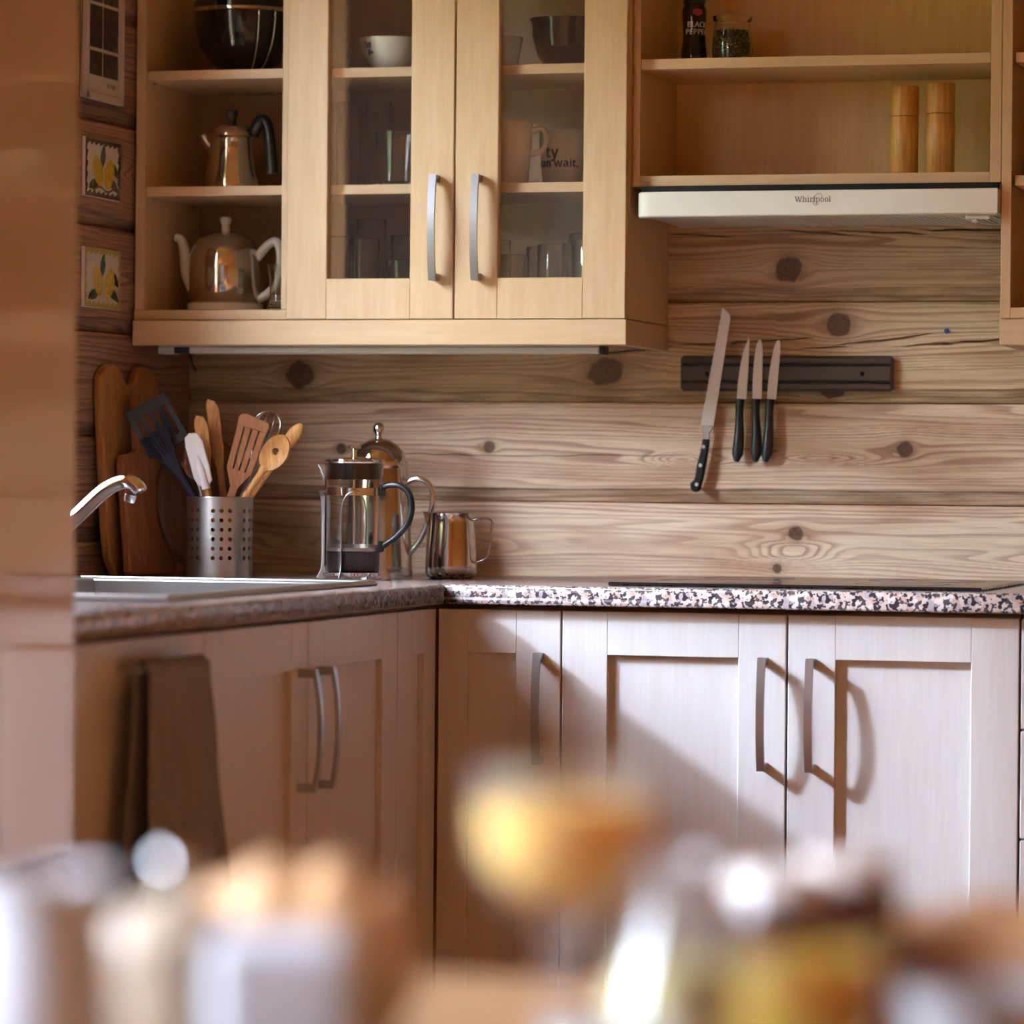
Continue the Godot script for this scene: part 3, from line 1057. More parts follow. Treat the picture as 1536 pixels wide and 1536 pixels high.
func build_hood():
	var t = thing("extractor_hood", "slim white extractor hood below the open shelf unit", "extractor hood", Vector3(0.848, 1.503, 0))
	var st = S()
	box(st, Vector3(0.002, 0.004, 0.003), Vector3(0.5985, 0.0515, 0.265), 0.002)
	put(st, "body", "hood enamel", t)
	# front flap with rounded ends
	st = S()
	var poly = []
	for p in [[0.0, 0.262], [0.0, 0.283], [0.003, 0.291], [0.010, 0.297], [0.022, 0.300], [0.6, 0.302], [0.6, 0.262]]:
		poly.append(Vector2(p[0], -p[1]))
	prism(st, poly, 0.0415, 0.002, Transform3D(Basis(Vector3(1, 0, 0), Vector3(0, 0, -1), Vector3(0, 1, 0)), Vector3.ZERO))
	put(st, "front_flap", "hood enamel", t)
	st = S()
	box(st, Vector3(0.005, 0.042, 0.262), Vector3(0.597, 0.0525, 0.280))
	put(st, "gap_strip", "dark gap", t)
	# filter below: bars in a frame
	st = S()
	box(st, Vector3(0.01, 0.0, 0.245), Vector3(0.59, 0.004, 0.262), 0.001)
	box(st, Vector3(0.01, 0.0, 0.02), Vector3(0.59, 0.004, 0.04), 0.001)
	put(st, "filter_frame", "hood enamel", t)
	for i in 56:
		var x = 0.016 + i * 0.0102
		panel_box(t, "filter_bar", Vector3(x, 0.0, 0.04), Vector3(x + 0.005, 0.004, 0.245), "white plastic", 0.0)
	st = S()
	box(st, Vector3(0.545, -0.007, 0.268), Vector3(0.585, 0.0, 0.285), 0.002)
	box(st, Vector3(0.556, -0.012, 0.272), Vector3(0.566, -0.006, 0.288), 0.002)
	put(st, "catch", "white plastic", t)
	st = lettering("Whirlpool", 0.0125, "Droid Serif", 0.0, 0.0006, true)
	put(st, "brand_lettering", "letter grey", t, Vector3(0.297, 0.0265, 0.3013))
	st = S()
	var ring = []
	for i in 33:
		var a = 0.35 + (TAU - 0.9) * i / 32
		ring.append(Vector3(0.0065 * cos(a), 0.0105 * sin(a) , 0).rotated(Vector3(0, 0, 1), -0.5))
	tube(st, ring, 0.00035, 6)
	put(st, "brand_swoosh", "letter grey", t, Vector3(0.305, 0.0265, 0.3015))

func build_fridge():
	var t = thing("fridge", "tall glossy pale fridge at the left edge, out of focus", "fridge", Vector3(-0.04, 0, 2.28))
	var st = S()
	box(st, Vector3(0.0, 0.02, 0.0), Vector3(0.64, 1.70, 0.62), 0.008)
	put(st, "body", "fridge lacquer", t)
	st = S()
	box(st, Vector3(0.644, 0.62, 0.0), Vector3(0.70, 1.70, 0.62), 0.008)
	put(st, "door", "fridge steel", t)
	st = S()
	box(st, Vector3(0.644, 0.04, 0.0), Vector3(0.70, 0.612, 0.62), 0.008)
	put(st, "door", "fridge steel", t)
	st = S()
	box(st, Vector3(0.02, 0.0, 0.02), Vector3(0.6, 0.02, 0.6))
	put(st, "plinth", "black plastic", t)
	st = S()
	tube(st, curve([Vector3(0.70, 0.75, 0.56), Vector3(0.735, 0.79, 0.56), Vector3(0.735, 1.15, 0.56), Vector3(0.70, 1.19, 0.56)], 6), 0.008, 10)
	put(st, "handle", "handle metal", t)

# ------------------------------------------------------------------ things in the open unit
func build_open_shelf_things():
	var t
	var st
	# dark bowl on the top shelf
	t = thing("mixing_bowl", "large dark glass bowl on the top open shelf", "bowl", Vector3(0.108, 1.7632, 0.155))
	st = S()
	lathe(st, [Vector2(0, 0), Vector2(0.032, 0.0), Vector2(0.058, 0.018), Vector2(0.078, 0.05), Vector2(0.087, 0.09), Vector2(0.088, 0.128), Vector2(0.084, 0.128), Vector2(0.083, 0.09), Vector2(0.074, 0.052), Vector2(0.05, 0.02), Vector2(0, 0.008)], 48)
	put(st, "bowl", "dark ceramic", t)
	st = S()
	lathe(st, [Vector2(0.0885, 0.108), Vector2(0.0905, 0.110), Vector2(0.0905, 0.113), Vector2(0.0885, 0.115)], 48)
	put(st, "rim_band", "polished steel", t)
	for az in [0.63, 0.98]:
		st = S()
		var rib = []
		for q in [[0.089, 0.106], [0.0885, 0.088], [0.080, 0.052], [0.060, 0.019], [0.045, 0.008]]:
			rib.append(Vector3((q[0] + 0.001) * sin(az), q[1], (q[0] + 0.001) * cos(az)))
		tube(st, curve(rib, 6), 0.0013, 8)
		put(st, "rib", "polished steel", t)
	# small steel pot with black knob and handle
	t = thing("coffee_pot", "small flared steel pot with black knob and handle on the middle shelf", "pot", Vector3(0.086, 1.5646, 0.15))
	st = S()
	lathe(st, [Vector2(0, 0), Vector2(0.044, 0), Vector2(0.05, 0.006), Vector2(0.0505, 0.016), Vector2(0.046, 0.032), Vector2(0.0405, 0.058), Vector2(0.0385, 0.084), Vector2(0.0405, 0.093), Vector2(0.0425, 0.095), Vector2(0.0425, 0.098), Vector2(0.041, 0.099), Vector2(0.041, 0.101), Vector2(0.036, 0.108), Vector2(0.02, 0.116), Vector2(0, 0.118)], 48)
	put(st, "body", "polished steel", t)
	st = S()
	lathe(st, [Vector2(0.007, 0.115), Vector2(0.007, 0.124), Vector2(0.0095, 0.134), Vector2(0.0115, 0.139), Vector2(0.010, 0.142), Vector2(0, 0.143)], 24)
	put(st, "lid_knob", "black plastic", t)
	st = S()
	tube(st, curve([Vector3(0.038, 0.098, 0.0), Vector3(0.052, 0.122, 0.0), Vector3(0.064, 0.112, 0.0), Vector3(0.070, 0.07, 0.0), Vector3(0.074, 0.03, 0.0)], 6), 0.0115, 12, 0.7, Vector3(1, 0, 0))
	put(st, "handle", "black plastic", t)
	st = S()
	tube(st, curve([Vector3(-0.034, 0.072, 0.0), Vector3(-0.046, 0.086, 0.0), Vector3(-0.052, 0.098, 0.0)], 5), 0.009, 12)
	put(st, "spout", "polished steel", t)
	# teapot in a metal cosy
	t = thing("teapot", "white teapot in a polished metal cosy on the bottom open shelf", "teapot", Vector3(0.0755, 1.3532, 0.15))
	st = S()
	lathe(st, [Vector2(0, 0), Vector2(0.058, 0), Vector2(0.066, 0.004), Vector2(0.066, 0.016), Vector2(0.0, 0.016)], 48)
	put(st, "base", "cream ceramic", t)
	st = S()
	lathe(st, [Vector2(0.0615, 0.016), Vector2(0.0632, 0.018), Vector2(0.0632, 0.080), Vector2(0.0620, 0.100), Vector2(0.056, 0.118), Vector2(0.044, 0.131), Vector2(0.028, 0.138), Vector2(0.010, 0.141), Vector2(0, 0.141)], 64)
	put(st, "cosy", "polished steel", t, Vector3.ZERO, "polished metal dome")
	st = S()
	lathe(st, [Vector2(0.0065, 0.139), Vector2(0.0075, 0.146), Vector2(0.0068, 0.152), Vector2(0.0095, 0.158), Vector2(0.0105, 0.163), Vector2(0.0085, 0.167), Vector2(0, 0.168)], 24)
	put(st, "lid_knob", "white ceramic", t)
	st = S()
	var sp = curve([Vector3(-0.056, 0.045, 0), Vector3(-0.070, 0.070, 0), Vector3(-0.075, 0.105, 0), Vector3(-0.082, 0.128, 0), Vector3(-0.093, 0.132, 0)], 6)
	var rr = []
	for i in sp.size():
		rr.append(lerpf(0.016, 0.0065, pow(float(i) / (sp.size() - 1), 0.6)))
	tube(st, sp, rr, 14)
	put(st, "spout", "white ceramic", t)
	st = S()
	tube(st, curve([Vector3(0.058, 0.095, 0), Vector3(0.076, 0.116, 0), Vector3(0.092, 0.124, 0), Vector3(0.101, 0.108, 0), Vector3(0.100, 0.070, 0), Vector3(0.086, 0.040, 0), Vector3(0.058, 0.022, 0)], 6), 0.0078, 14, 1.2, Vector3(1, 0, 0))
	put(st, "handle", "white ceramic", t)
	# little glass
	t = thing("liqueur_glass", "tiny flared clear glass beside the teapot", "glass", Vector3(0.2, 1.3532, 0.225))
	st = S()
	lathe(st, [Vector2(0, 0), Vector2(0.020, 0), Vector2(0.021, 0.004), Vector2(0.0165, 0.010), Vector2(0.0150, 0.030), Vector2(0.0165, 0.055), Vector2(0.0215, 0.079), Vector2(0.0203, 0.079), Vector2(0.0152, 0.055), Vector2(0.0138, 0.03), Vector2(0.012, 0.015), Vector2(0, 0.013)], 32)
	put(st, "glass", "solid glass", t)

func tumbler(called, label, at, r0, r1, h, group, m = "solid glass"):
	var t = thing(called, label, "glass", at, 0.0, group)
	var st = S()
	lathe(st, [Vector2(0, 0), Vector2(r0 * 0.94, 0), Vector2(r0, 0.003), Vector2(lerpf(r0, r1, 0.5), h * 0.5), Vector2(r1, h - 0.001), Vector2(r1 - 0.0008, h), Vector2(r1 - 0.0018, h - 0.001), Vector2(lerpf(r0, r1, 0.5) - 0.0018, h * 0.5), Vector2(r0 - 0.002, 0.008), Vector2(0, 0.007)], 40)
	put(st, "glass", m, t)
	return t

func mug(called, label, at, r0, r1, h, turn, m, group):
	var t = thing(called, label, "mug", at, turn, group)
	var st = S()
	lathe(st, [Vector2(0, 0), Vector2(r0 - 0.004, 0), Vector2(r0, 0.004), Vector2(lerpf(r0, r1, 0.5) + 0.001, h * 0.5), Vector2(r1, h - 0.002), Vector2(r1 - 0.0015, h), Vector2(r1 - 0.0035, h - 0.002), Vector2(lerpf(r0, r1, 0.5) - 0.003, h * 0.5), Vector2(r0 - 0.005, 0.008), Vector2(0, 0.006)], 48)
	put(st, "cup", m, t)
	st = S()
	tube(st, curve([Vector3(r1 - 0.004, h * 0.86, 0), Vector3(r1 + 0.016, h * 0.90, 0), Vector3(r1 + 0.023, h * 0.74, 0), Vector3(r1 + 0.016, h * 0.56, 0), Vector3(lerpf(r0, r1, 0.5) - 0.002, h * 0.50, 0)], 6), 0.0052, 12, 1.25, Vector3(1, 0, 0))
	put(st, "handle", m, t)
	return t

func build_glass_cabinet_things():
	var t
	var st
	var y1 = 1.7631
	var y2 = 1.5651
	var y3 = 1.3526
	# white bowl with a blue painted figure
	t = thing("bowl", "white bowl with a small blue painted figure behind the left glass door", "bowl", Vector3(0.377, y1, 0.165))
	st = S()
	lathe(st, [Vector2(0, 0.002), Vector2(0.020, 0.0), Vector2(0.024, 0.001), Vector2(0.024, 0.005), Vector2(0.038, 0.016), Vector2(0.048, 0.034), Vector2(0.0525, 0.058), Vector2(0.0515, 0.059), Vector2(0.0495, 0.057), Vector2(0.045, 0.034), Vector2(0.034, 0.018), Vector2(0, 0.010)], 48)
	put(st, "bowl", "white ceramic", t)
	st = S()
	var ang = -0.58
	for q in [[0.0, 0.046, 0.004, 0.007], [0.05, 0.042, 0.006, 0.003], [0.11, 0.047, 0.004, 0.006], [0.08, 0.034, 0.003, 0.008], [0.17, 0.032, 0.005, 0.002], [-0.06, 0.050, 0.003, 0.004]]:
		var a = ang + q[0]
		var r = 0.0518 - (0.058 - q[1]) * 0.16
		var b = Basis(Vector3.UP, a)
		prism(st, oval(Vector2(0, 0), q[2], q[3], 10), 0.0010, 0.0, Transform3D(b, Vector3(sin(a) * (r - 0.0003), q[1], cos(a) * (r - 0.0003))))
	put(st, "painted_figure", "blue glaze", t)
	# glasses on the middle shelf, left
	tumbler("tall_glass", "tall engraved clear glass at the back behind the left glass door", Vector3(0.282, y2, 0.10), 0.020, 0.022, 0.155, "tall glasses")
	tumbler("tall_glass", "tall clear glass with a dark motif near its rim", Vector3(0.325, y2, 0.07), 0.022, 0.026, 0.158, "tall glasses")
	st = S()
	prism(st, oval(Vector2(0, 0), 0.006, 0.008, 12), 0.0008, 0.0, Transform3D(Basis(Vector3.UP, 0.25), Vector3(0.0066, 0.132, 0.0248)))
	put(st, "motif", "letter black", get_node("tall_glass_001"))
	tumbler("tumbler", "wide thick-based tumbler on the middle shelf behind the left door", Vector3(0.405, y2, 0.20), 0.036, 0.041, 0.094, "tumblers")
	# bottom shelf, left: a crowd of glasses and a small cup
	var g = "glasses on the bottom shelf behind the left door"
	var spots = [[0.285, 0.17, 0.028, 0.130, "straight clear glass at the left end of the bottom shelf"], [0.325, 0.10, 0.027, 0.165, "taller clear glass standing behind on the bottom shelf, left door"], [0.345, 0.20, 0.027, 0.125, "clear glass in the middle of the bottom shelf, left door"], [0.395, 0.11, 0.030, 0.135, "clear glass behind the small low cup"]]
	for q in spots:
		tumbler("drinking_glass", q[4], Vector3(q[0], y3, q[1]), q[2] * 0.9, q[2], q[3], g)
	tumbler("glass_cup", "small low clear glass cup on the bottom shelf by the left handle", Vector3(0.425, y3, 0.22), 0.030, 0.036, 0.086, "")
	# right door, top shelf
	t = thing("bowl", "glossy dark bowl behind the right glass door", "bowl", Vector3(0.688, y1, 0.165))
	st = S()
	lathe(st, [Vector2(0, 0.0), Vector2(0.028, 0.0), Vector2(0.032, 0.004), Vector2(0.046, 0.022), Vector2(0.055, 0.055), Vector2(0.0565, 0.078), Vector2(0.0600, 0.083), Vector2(0.0600, 0.0855), Vector2(0.055, 0.085), Vector2(0.0525, 0.078), Vector2(0.05, 0.055), Vector2(0.042, 0.024), Vector2(0, 0.010)], 56)
	put(st, "bowl", "dark ceramic", t)
	tumbler("glass_jar", "faint tapering glass at the left of the dark bowl", Vector3(0.575, y1, 0.12), 0.015, 0.026, 0.062, "")
	# mugs
	mug("mug", "tall cream mug on the middle shelf behind the right door", Vector3(0.598, y2, 0.19), 0.033, 0.040, 0.108, 0.25, "cream ceramic", "mugs")
	t = mug("mug", "white mug with black lettering behind the cream mug", Vector3(0.668, y2, 0.10), 0.032, 0.040, 0.100, 0.35, "white ceramic", "mugs")
	for w in [["ty", 0.026, -0.012, 0.061, 0.0385], ["can wait.", 0.019, -0.004, 0.043, 0.0372]]:
		st = lettering(w[0], w[1], "Droid Sans", w[4], 0.0012, false, 800)
		var o = put(st, "lettering", "letter black", t)
		var a = -0.35 + 0.08 + w[2] / w[4]
		o.rotation.y = a
		o.position = Vector3(sin(a) * (w[4] + 0.0002), w[3], cos(a) * (w[4] + 0.0002))
	mug("mug", "white mug half hidden at the right edge of the right door", Vector3(0.768, y2, 0.13), 0.032, 0.038, 0.098, -0.8, "white ceramic", "mugs")
	# right door, bottom shelf
	g = "glasses on the bottom shelf behind the right door"
	spots = [[0.575, 0.17, 0.022, 0.122, "narrow clear glass at the left end, bottom shelf, right door"], [0.613, 0.22, 0.030, 0.094, "low clear glass in front, bottom shelf, right door"], [0.640, 0.10, 0.034, 0.114, "clear glass at the back, bottom shelf, right door"], [0.684, 0.20, 0.031, 0.112, "wide clear glass in front, bottom shelf, right door"], [0.716, 0.10, 0.035, 0.136, "tallest clear glass at the back, bottom shelf, right door"], [0.745, 0.20, 0.030, 0.120, "clear glass at the right end, bottom shelf, right door"]]
	for q in spots:
		tumbler("drinking_glass", q[4], Vector3(q[0], y3, q[1]), q[2] * 0.96, q[2], q[3], g)

func build_hood_shelf_things():
	var t
	var st
	var y1 = 1.7676
	var y2 = 1.5736
	# pepper grinder bottle
	t = thing("pepper_bottle", "dark pepper grinder bottle with a red emblem on the upper hood shelf", "bottle", Vector3(0.909, y1, 0.15))
	st = S()
	lathe(st, [Vector2(0, 0), Vector2(0.021, 0), Vector2(0.0222, 0.004), Vector2(0.0222, 0.020), Vector2(0.0198, 0.038), Vector2(0.0190, 0.055), Vector2(0.0205, 0.078), Vector2(0.0205, 0.094), Vector2(0.017, 0.102), Vector2(0.017, 0.118), Vector2(0, 0.118)], 40)
	put(st, "bottle", "dark ceramic", t)
	st = S()
	lathe(st, [Vector2(0.0185, 0.103), Vector2(0.0195, 0.105), Vector2(0.0195, 0.150), Vector2(0.017, 0.154), Vector2(0, 0.155)], 40)
	put(st, "grinder_cap", "black plastic", t)
	for w in [["BLACK", 0.0125, 0.067, 0.0204], ["PEPPER", 0.0125, 0.055, 0.0200]]:
		st = lettering(w[0], w[1], "Droid Sans", w[3], 0.0008)
		var o = put(st, "lettering", "letter white", t)
		o.rotation.y = 0.5
		o.position = Vector3(sin(0.5) * w[3], w[2], cos(0.5) * w[3])
	st = S()
	var q = []
	for p in oval(Vector2.ZERO, 0.0085, 0.006, 20):
		q.append(p)
	prism(st, q, 0.0012, 0.0, Transform3D(Basis(Vector3.UP, 0.5), Vector3(sin(0.5) * 0.0198, 0.088, cos(0.5) * 0.0198)))
	put(st, "emblem", "label red", t)
	# jar of dried herbs
	t = thing("herb_jar", "small clear glass jar of dried green herbs", "jar", Vector3(0.975, y1, 0.15))
	st = S()
	lathe(st, [Vector2(0, 0), Vector2(0.026, 0), Vector2(0.032, 0.006), Vector2(0.0345, 0.020), Vector2(0.0335, 0.042), Vector2(0.0305, 0.062), Vector2(0.0295, 0.070), Vector2(0.0325, 0.073), Vector2(0.0335, 0.077), Vector2(0.0325, 0.081), Vector2(0.0295, 0.081), Vector2(0.0285, 0.07), Vector2(0.0315, 0.042), Vector2(0.0325, 0.02), Vector2(0.03, 0.007), Vector2(0, 0.003)], 40)
	put(st, "jar", "solid glass", t)
	var rng = RandomNumberGenerator.new()
	rng.seed = 5
	st = S()
	lathe(st, [Vector2(0, 0.004), Vector2(0.026, 0.005), Vector2(0.0295, 0.018), Vector2(0.0285, 0.042), Vector2(0.0265, 0.056), Vector2(0.012, 0.058), Vector2(0, 0.056)], 32)
	put(st, "herb_filling", "pepper", t)
	for kind in ["dry leaf", "dark leaf", "pale leaf"]:
		st = S()
		for i in 420:
			var y = rng.randf_range(0.006, 0.059)
			var a = rng.randf() * TAU
			var r = 0.0302 if y < 0.045 else 0.0275
			r *= rng.randf_range(0.93, 1.0) if y < 0.056 else rng.randf()
			var b = Basis.from_euler(Vector3(rng.randf() * 6, rng.randf() * 6, rng.randf() * 6))
			box(st, Vector3(-0.0019, -0.0006, -0.0003), Vector3(0.0019, 0.0006, 0.0003), 0.0, Transform3D(b, Vector3(r * cos(a), y, r * sin(a))))
		var o = put(st, "dried_leaves", kind, t)
		o.set_meta("kind", "stuff")
	# two bamboo mills
	for i in 2:
		t = thing("bamboo_mill", ["left and slightly shorter of two cylindrical bamboo mills on the hood shelf", "right and slightly taller of two cylindrical bamboo mills on the hood shelf"][i], "mill", Vector3([1.268, 1.3285][i], y2, 0.15), [0.4, 1.7][i], "bamboo mills")
		var hh = [0.152, 0.1555][i]
		st = S()
		lathe(st, [Vector2(0, 0), Vector2(0.0225, 0), Vector2(0.0238, 0.0015), Vector2(0.0240, hh - 0.052), Vector2(0.0232, hh - 0.0505), Vector2(0, hh - 0.0505)], 40)
		put(st, "body", "bamboo", t)
		st = S()
		lathe(st, [Vector2(0.0222, hh - 0.0508), Vector2(0.0222, hh - 0.0492)], 40)
		put(st, "seam", "dark gap", t)
		st = S()
		lathe(st, [Vector2(0, hh - 0.0495), Vector2(0.0232, hh - 0.0495), Vector2(0.0242, hh - 0.048), Vector2(0.0242, hh - 0.0015), Vector2(0.023, hh), Vector2(0, hh)], 40)
		put(st, "cap", "bamboo", t)

# ------------------------------------------------------------------ things on the walls
func build_wall_things():
	var t
	var st
	# magnetic rack
	t = thing("knife_rack", "dark brown magnetic knife rack fixed to the log wall", "knife rack", Vector3(0.858, 1.2225, 0.0005))
	st = S()
	box(st, Vector3(0, 0, 0), Vector3(0.371, 0.061, 0.014), 0.005)
	put(st, "body", "rack plastic", t)
	for y in [[0.0125, 0.0175], [0.0425, 0.0475]]:
		panel_box(t, "magnet_rail", Vector3(0.004, y[0], 0.012), Vector3(0.366, y[1], 0.0165), "rack rail", 0.0008)
		panel_box(t, "rail_lip", Vector3(0.004, y[0] + 0.0055, 0.012), Vector3(0.366, y[1] + 0.002, 0.0158), "rack plastic", 0.0008)
	for x in [0.048, 0.318]:
		st = S()
		lathe(st, [Vector2(0.0042, 0), Vector2(0.004, 0.001), Vector2(0.002, 0.0012), Vector2(0.0018, 0.0), Vector2(0, 0)], 16, Transform3D(Basis(Vector3(1, 0, 0), PI / 2), Vector3(x, 0.030, 0.0141)))
		put(st, "screw", "rack rail", t)
	# bread knife: tip (0.940,1.369), heel (0.905,1.165), pommel (0.885,1.050)
	t = thing("bread_knife", "long serrated bread knife with riveted black handle on the rack", "knife", Vector3(0.886, 1.05, 0.0175))
	st = S()
	var edge = [Vector2(0.010, 0.112), Vector2(0.047, 0.316), Vector2(0.055, 0.309), Vector2(0.0605, 0.302), Vector2(0.0610, 0.295), Vector2(0.033, 0.112)]
	# serrated cutting side between heel and tip
	var blade = []
	for i in 37:
		var s = i / 36.0
		var p = edge[0].lerp(edge[1], s)
		blade.append(p + (Vector2(-0.0009, 0) if i % 2 == 0 and i > 1 and i < 35 else Vector2.ZERO))
	for k in range(2, 6):
		blade.append(edge[k])
	prism(st, blade, 0.0018, 0.0004)
	put(st, "blade", "blade steel", t)
	st = S()
	prism(st, [Vector2(0.0115, 0.113), Vector2(0.033, 0.113), Vector2(0.0325, 0.108), Vector2(0.0265, 0.100), Vector2(0.0265, 0.089), Vector2(0.0145, 0.089), Vector2(0.0155, 0.100)], 0.006, 0.0012, Transform3D(Basis.IDENTITY, Vector3(0, 0, -0.002)))
	put(st, "bolster", "chrome", t)
	st = S()
	var hp = []
	for p in curve([Vector2(0.0145, 0.0895), Vector2(0.0115, 0.070), Vector2(0.0050, 0.045), Vector2(0.0020, 0.025), Vector2(-0.0015, 0.018), Vector2(-0.0060, 0.014), Vector2(-0.0050, 0.004), Vector2(0.002, -0.001), Vector2(0.010, 0.002), Vector2(0.0150, 0.018), Vector2(0.0205, 0.045), Vector2(0.0245, 0.070), Vector2(0.0265, 0.0895)], 4):
		hp.append(p)
	prism(st, hp, 0.013, 0.003, Transform3D(Basis.IDENTITY, Vector3(0, 0, -0.005)))
	put(st, "handle", "handle plastic", t)
	for p in [[0.0170, 0.077], [0.0118, 0.045], [0.0055, 0.012]]:
		st = S()
		lathe(st, [Vector2(0.0032, 0), Vector2(0.003, 0.0008), Vector2(0, 0.0009)], 16, Transform3D(Basis(Vector3(1, 0, 0), PI / 2), Vector3(p[0], p[1], 0.008)))
		put(st, "rivet", "blade steel", t)
	# three small knives: [base x, tilt, pointed, label]
	var kn = [[0.9595, 0.065, true, "small pointed knife with black handle, left of the three small knives"], [0.9925, 0.015, false, "small round-tipped knife with black handle, middle of the three small knives"], [1.0100, 0.085, false, "small round-tipped knife with black handle, right of the three small knives"]]
	for k in kn:
		t = thing("table_knife", k[3], "knife", Vector3(k[0], 1.0985, 0.0175), 0.0, "small black-handled knives on the rack")
		t.rotation.z = -k[1]
		st = S()
		var b
		if k[2]:
			b = [Vector2(-0.0075, 0.108), Vector2(0.009, 0.1115)] + curve([Vector2(0.0092, 0.14), Vector2(0.0088, 0.175), Vector2(0.0068, 0.2165)], 4) + curve([Vector2(0.0055, 0.2165), Vector2(-0.001, 0.195), Vector2(-0.0060, 0.165), Vector2(-0.0078, 0.135)], 4)
		else:
			b = [Vector2(-0.0075, 0.108), Vector2(0.0085, 0.1115)] + curve([Vector2(0.0088, 0.14), Vector2(0.0080, 0.190), Vector2(0.0065, 0.207), Vector2(0.0035, 0.213), Vector2(0.0, 0.210), Vector2(-0.004, 0.196), Vector2(-0.0072, 0.165), Vector2(-0.0080, 0.135)], 4)
		prism(st, b, 0.0014, 0.0003)
		put(st, "blade", "blade steel", t)
		st = S()
		var pts = []
		for i in 25:
			pts.append(Vector3(0.0 + 0.0015 * sin(i / 24.0 * 5.0), 0.003 + 0.108 * i / 24.0, 0.001))
		var rad = []
		for i in 25:
			var s = i / 24.0
			rad.append((0.0085 + 0.0014 * sin(s * 5.4 + 0.6)) * minf(1.0, 0.45 + 4.5 * s) * (1.0 if s < 0.95 else 0.95))
		tube(st, pts, rad, 16, 0.68, Vector3(1, 0, 0))
		put(st, "handle", "handle plastic", t)
	# push pin
	t = thing("push_pin", "blue push pin stuck in the log wall", "pin", Vector3(1.32, 1.325, 0.0))
	st = S()
	lathe(st, [Vector2(0.0012, 0), Vector2(0.0030, 0.001), Vector2(0.0030, 0.003), Vector2(0.0022, 0.005), Vector2(0.0026, 0.010), Vector2(0.0046, 0.012), Vector2(0.0046, 0.0145), Vector2(0, 0.015)], 20, Transform3D(Basis(Vector3(1, 0, 0), PI / 2), Vector3.ZERO))
	put(st, "head", "pin blue", t)
	# lemon tiles and framed picture strip on the left wall (facing +x)
	var zx = [[0.362, 0.522, 1.533, 1.632, "upper lemon tile with a dark scalloped border on the log wall"], [0.357, 0.522, 1.3485, 1.4495, "lower lemon tile with a yellow border on the log wall"]]
	for i in 2:
		var q = zx[i]
		printed("lemon print %d" % i, tile_image(i), 0.25)
		t = thing("lemon_tile", q[4], "tile", Vector3(-0.0445, q[2], q[0]), 0.0, "lemon tiles")
		panel_box(t, "tile", Vector3(0, 0, 0), Vector3(0.006, q[3] - q[2], q[1] - q[0]), "cream ceramic", 0.001)
		st = SurfaceTool.new()
		st.begin(Mesh.PRIMITIVE_TRIANGLES)
		card(st, Vector3(0.0063, 0.0012, q[1] - q[0] - 0.0012), Vector3(0, 0, -(q[1] - q[0] - 0.0024)), Vector3(0, q[3] - q[2] - 0.0024, 0))
		put(st, "painted_face", "lemon print %d" % i, t)
	printed("picture print", poster_image(), 0.3)
	t = thing("picture_frame", "framed strip of dark pictures on the log wall above the tiles", "picture", Vector3(-0.0445, 1.694, 0.366))
	panel_box(t, "backing", Vector3(0, 0, 0), Vector3(0.006, 0.33, 0.17), "dark gap", 0.0)
	for b in [[0.0, 0.0, 0.33, 0.012], [0.158, 0.0, 0.33, 0.17], [0.0, 0.0, 0.012, 0.17], [0.0, 0.318, 0.33, 0.17]]:
		panel_box(t, "frame_bar", Vector3(0.0005, b[1], b[0]), Vector3(0.014, b[2], b[3]), "poster white", 0.001)
	st = SurfaceTool.new()
	st.begin(Mesh.PRIMITIVE_TRIANGLES)
	card(st, Vector3(0.0075, 0.012, 0.158), Vector3(0, 0, -0.146), Vector3(0, 0.306, 0))
	put(st, "print", "picture print", t)

# ------------------------------------------------------------------ things on the worktop
func leaning(t, turn_y, lean):
	# stands on its lower edge in the wall's direction, tipped back
	t.rotation = Vector3(0, turn_y, 0)
	t.rotate_object_local(Vector3(1, 0, 0), -lean)

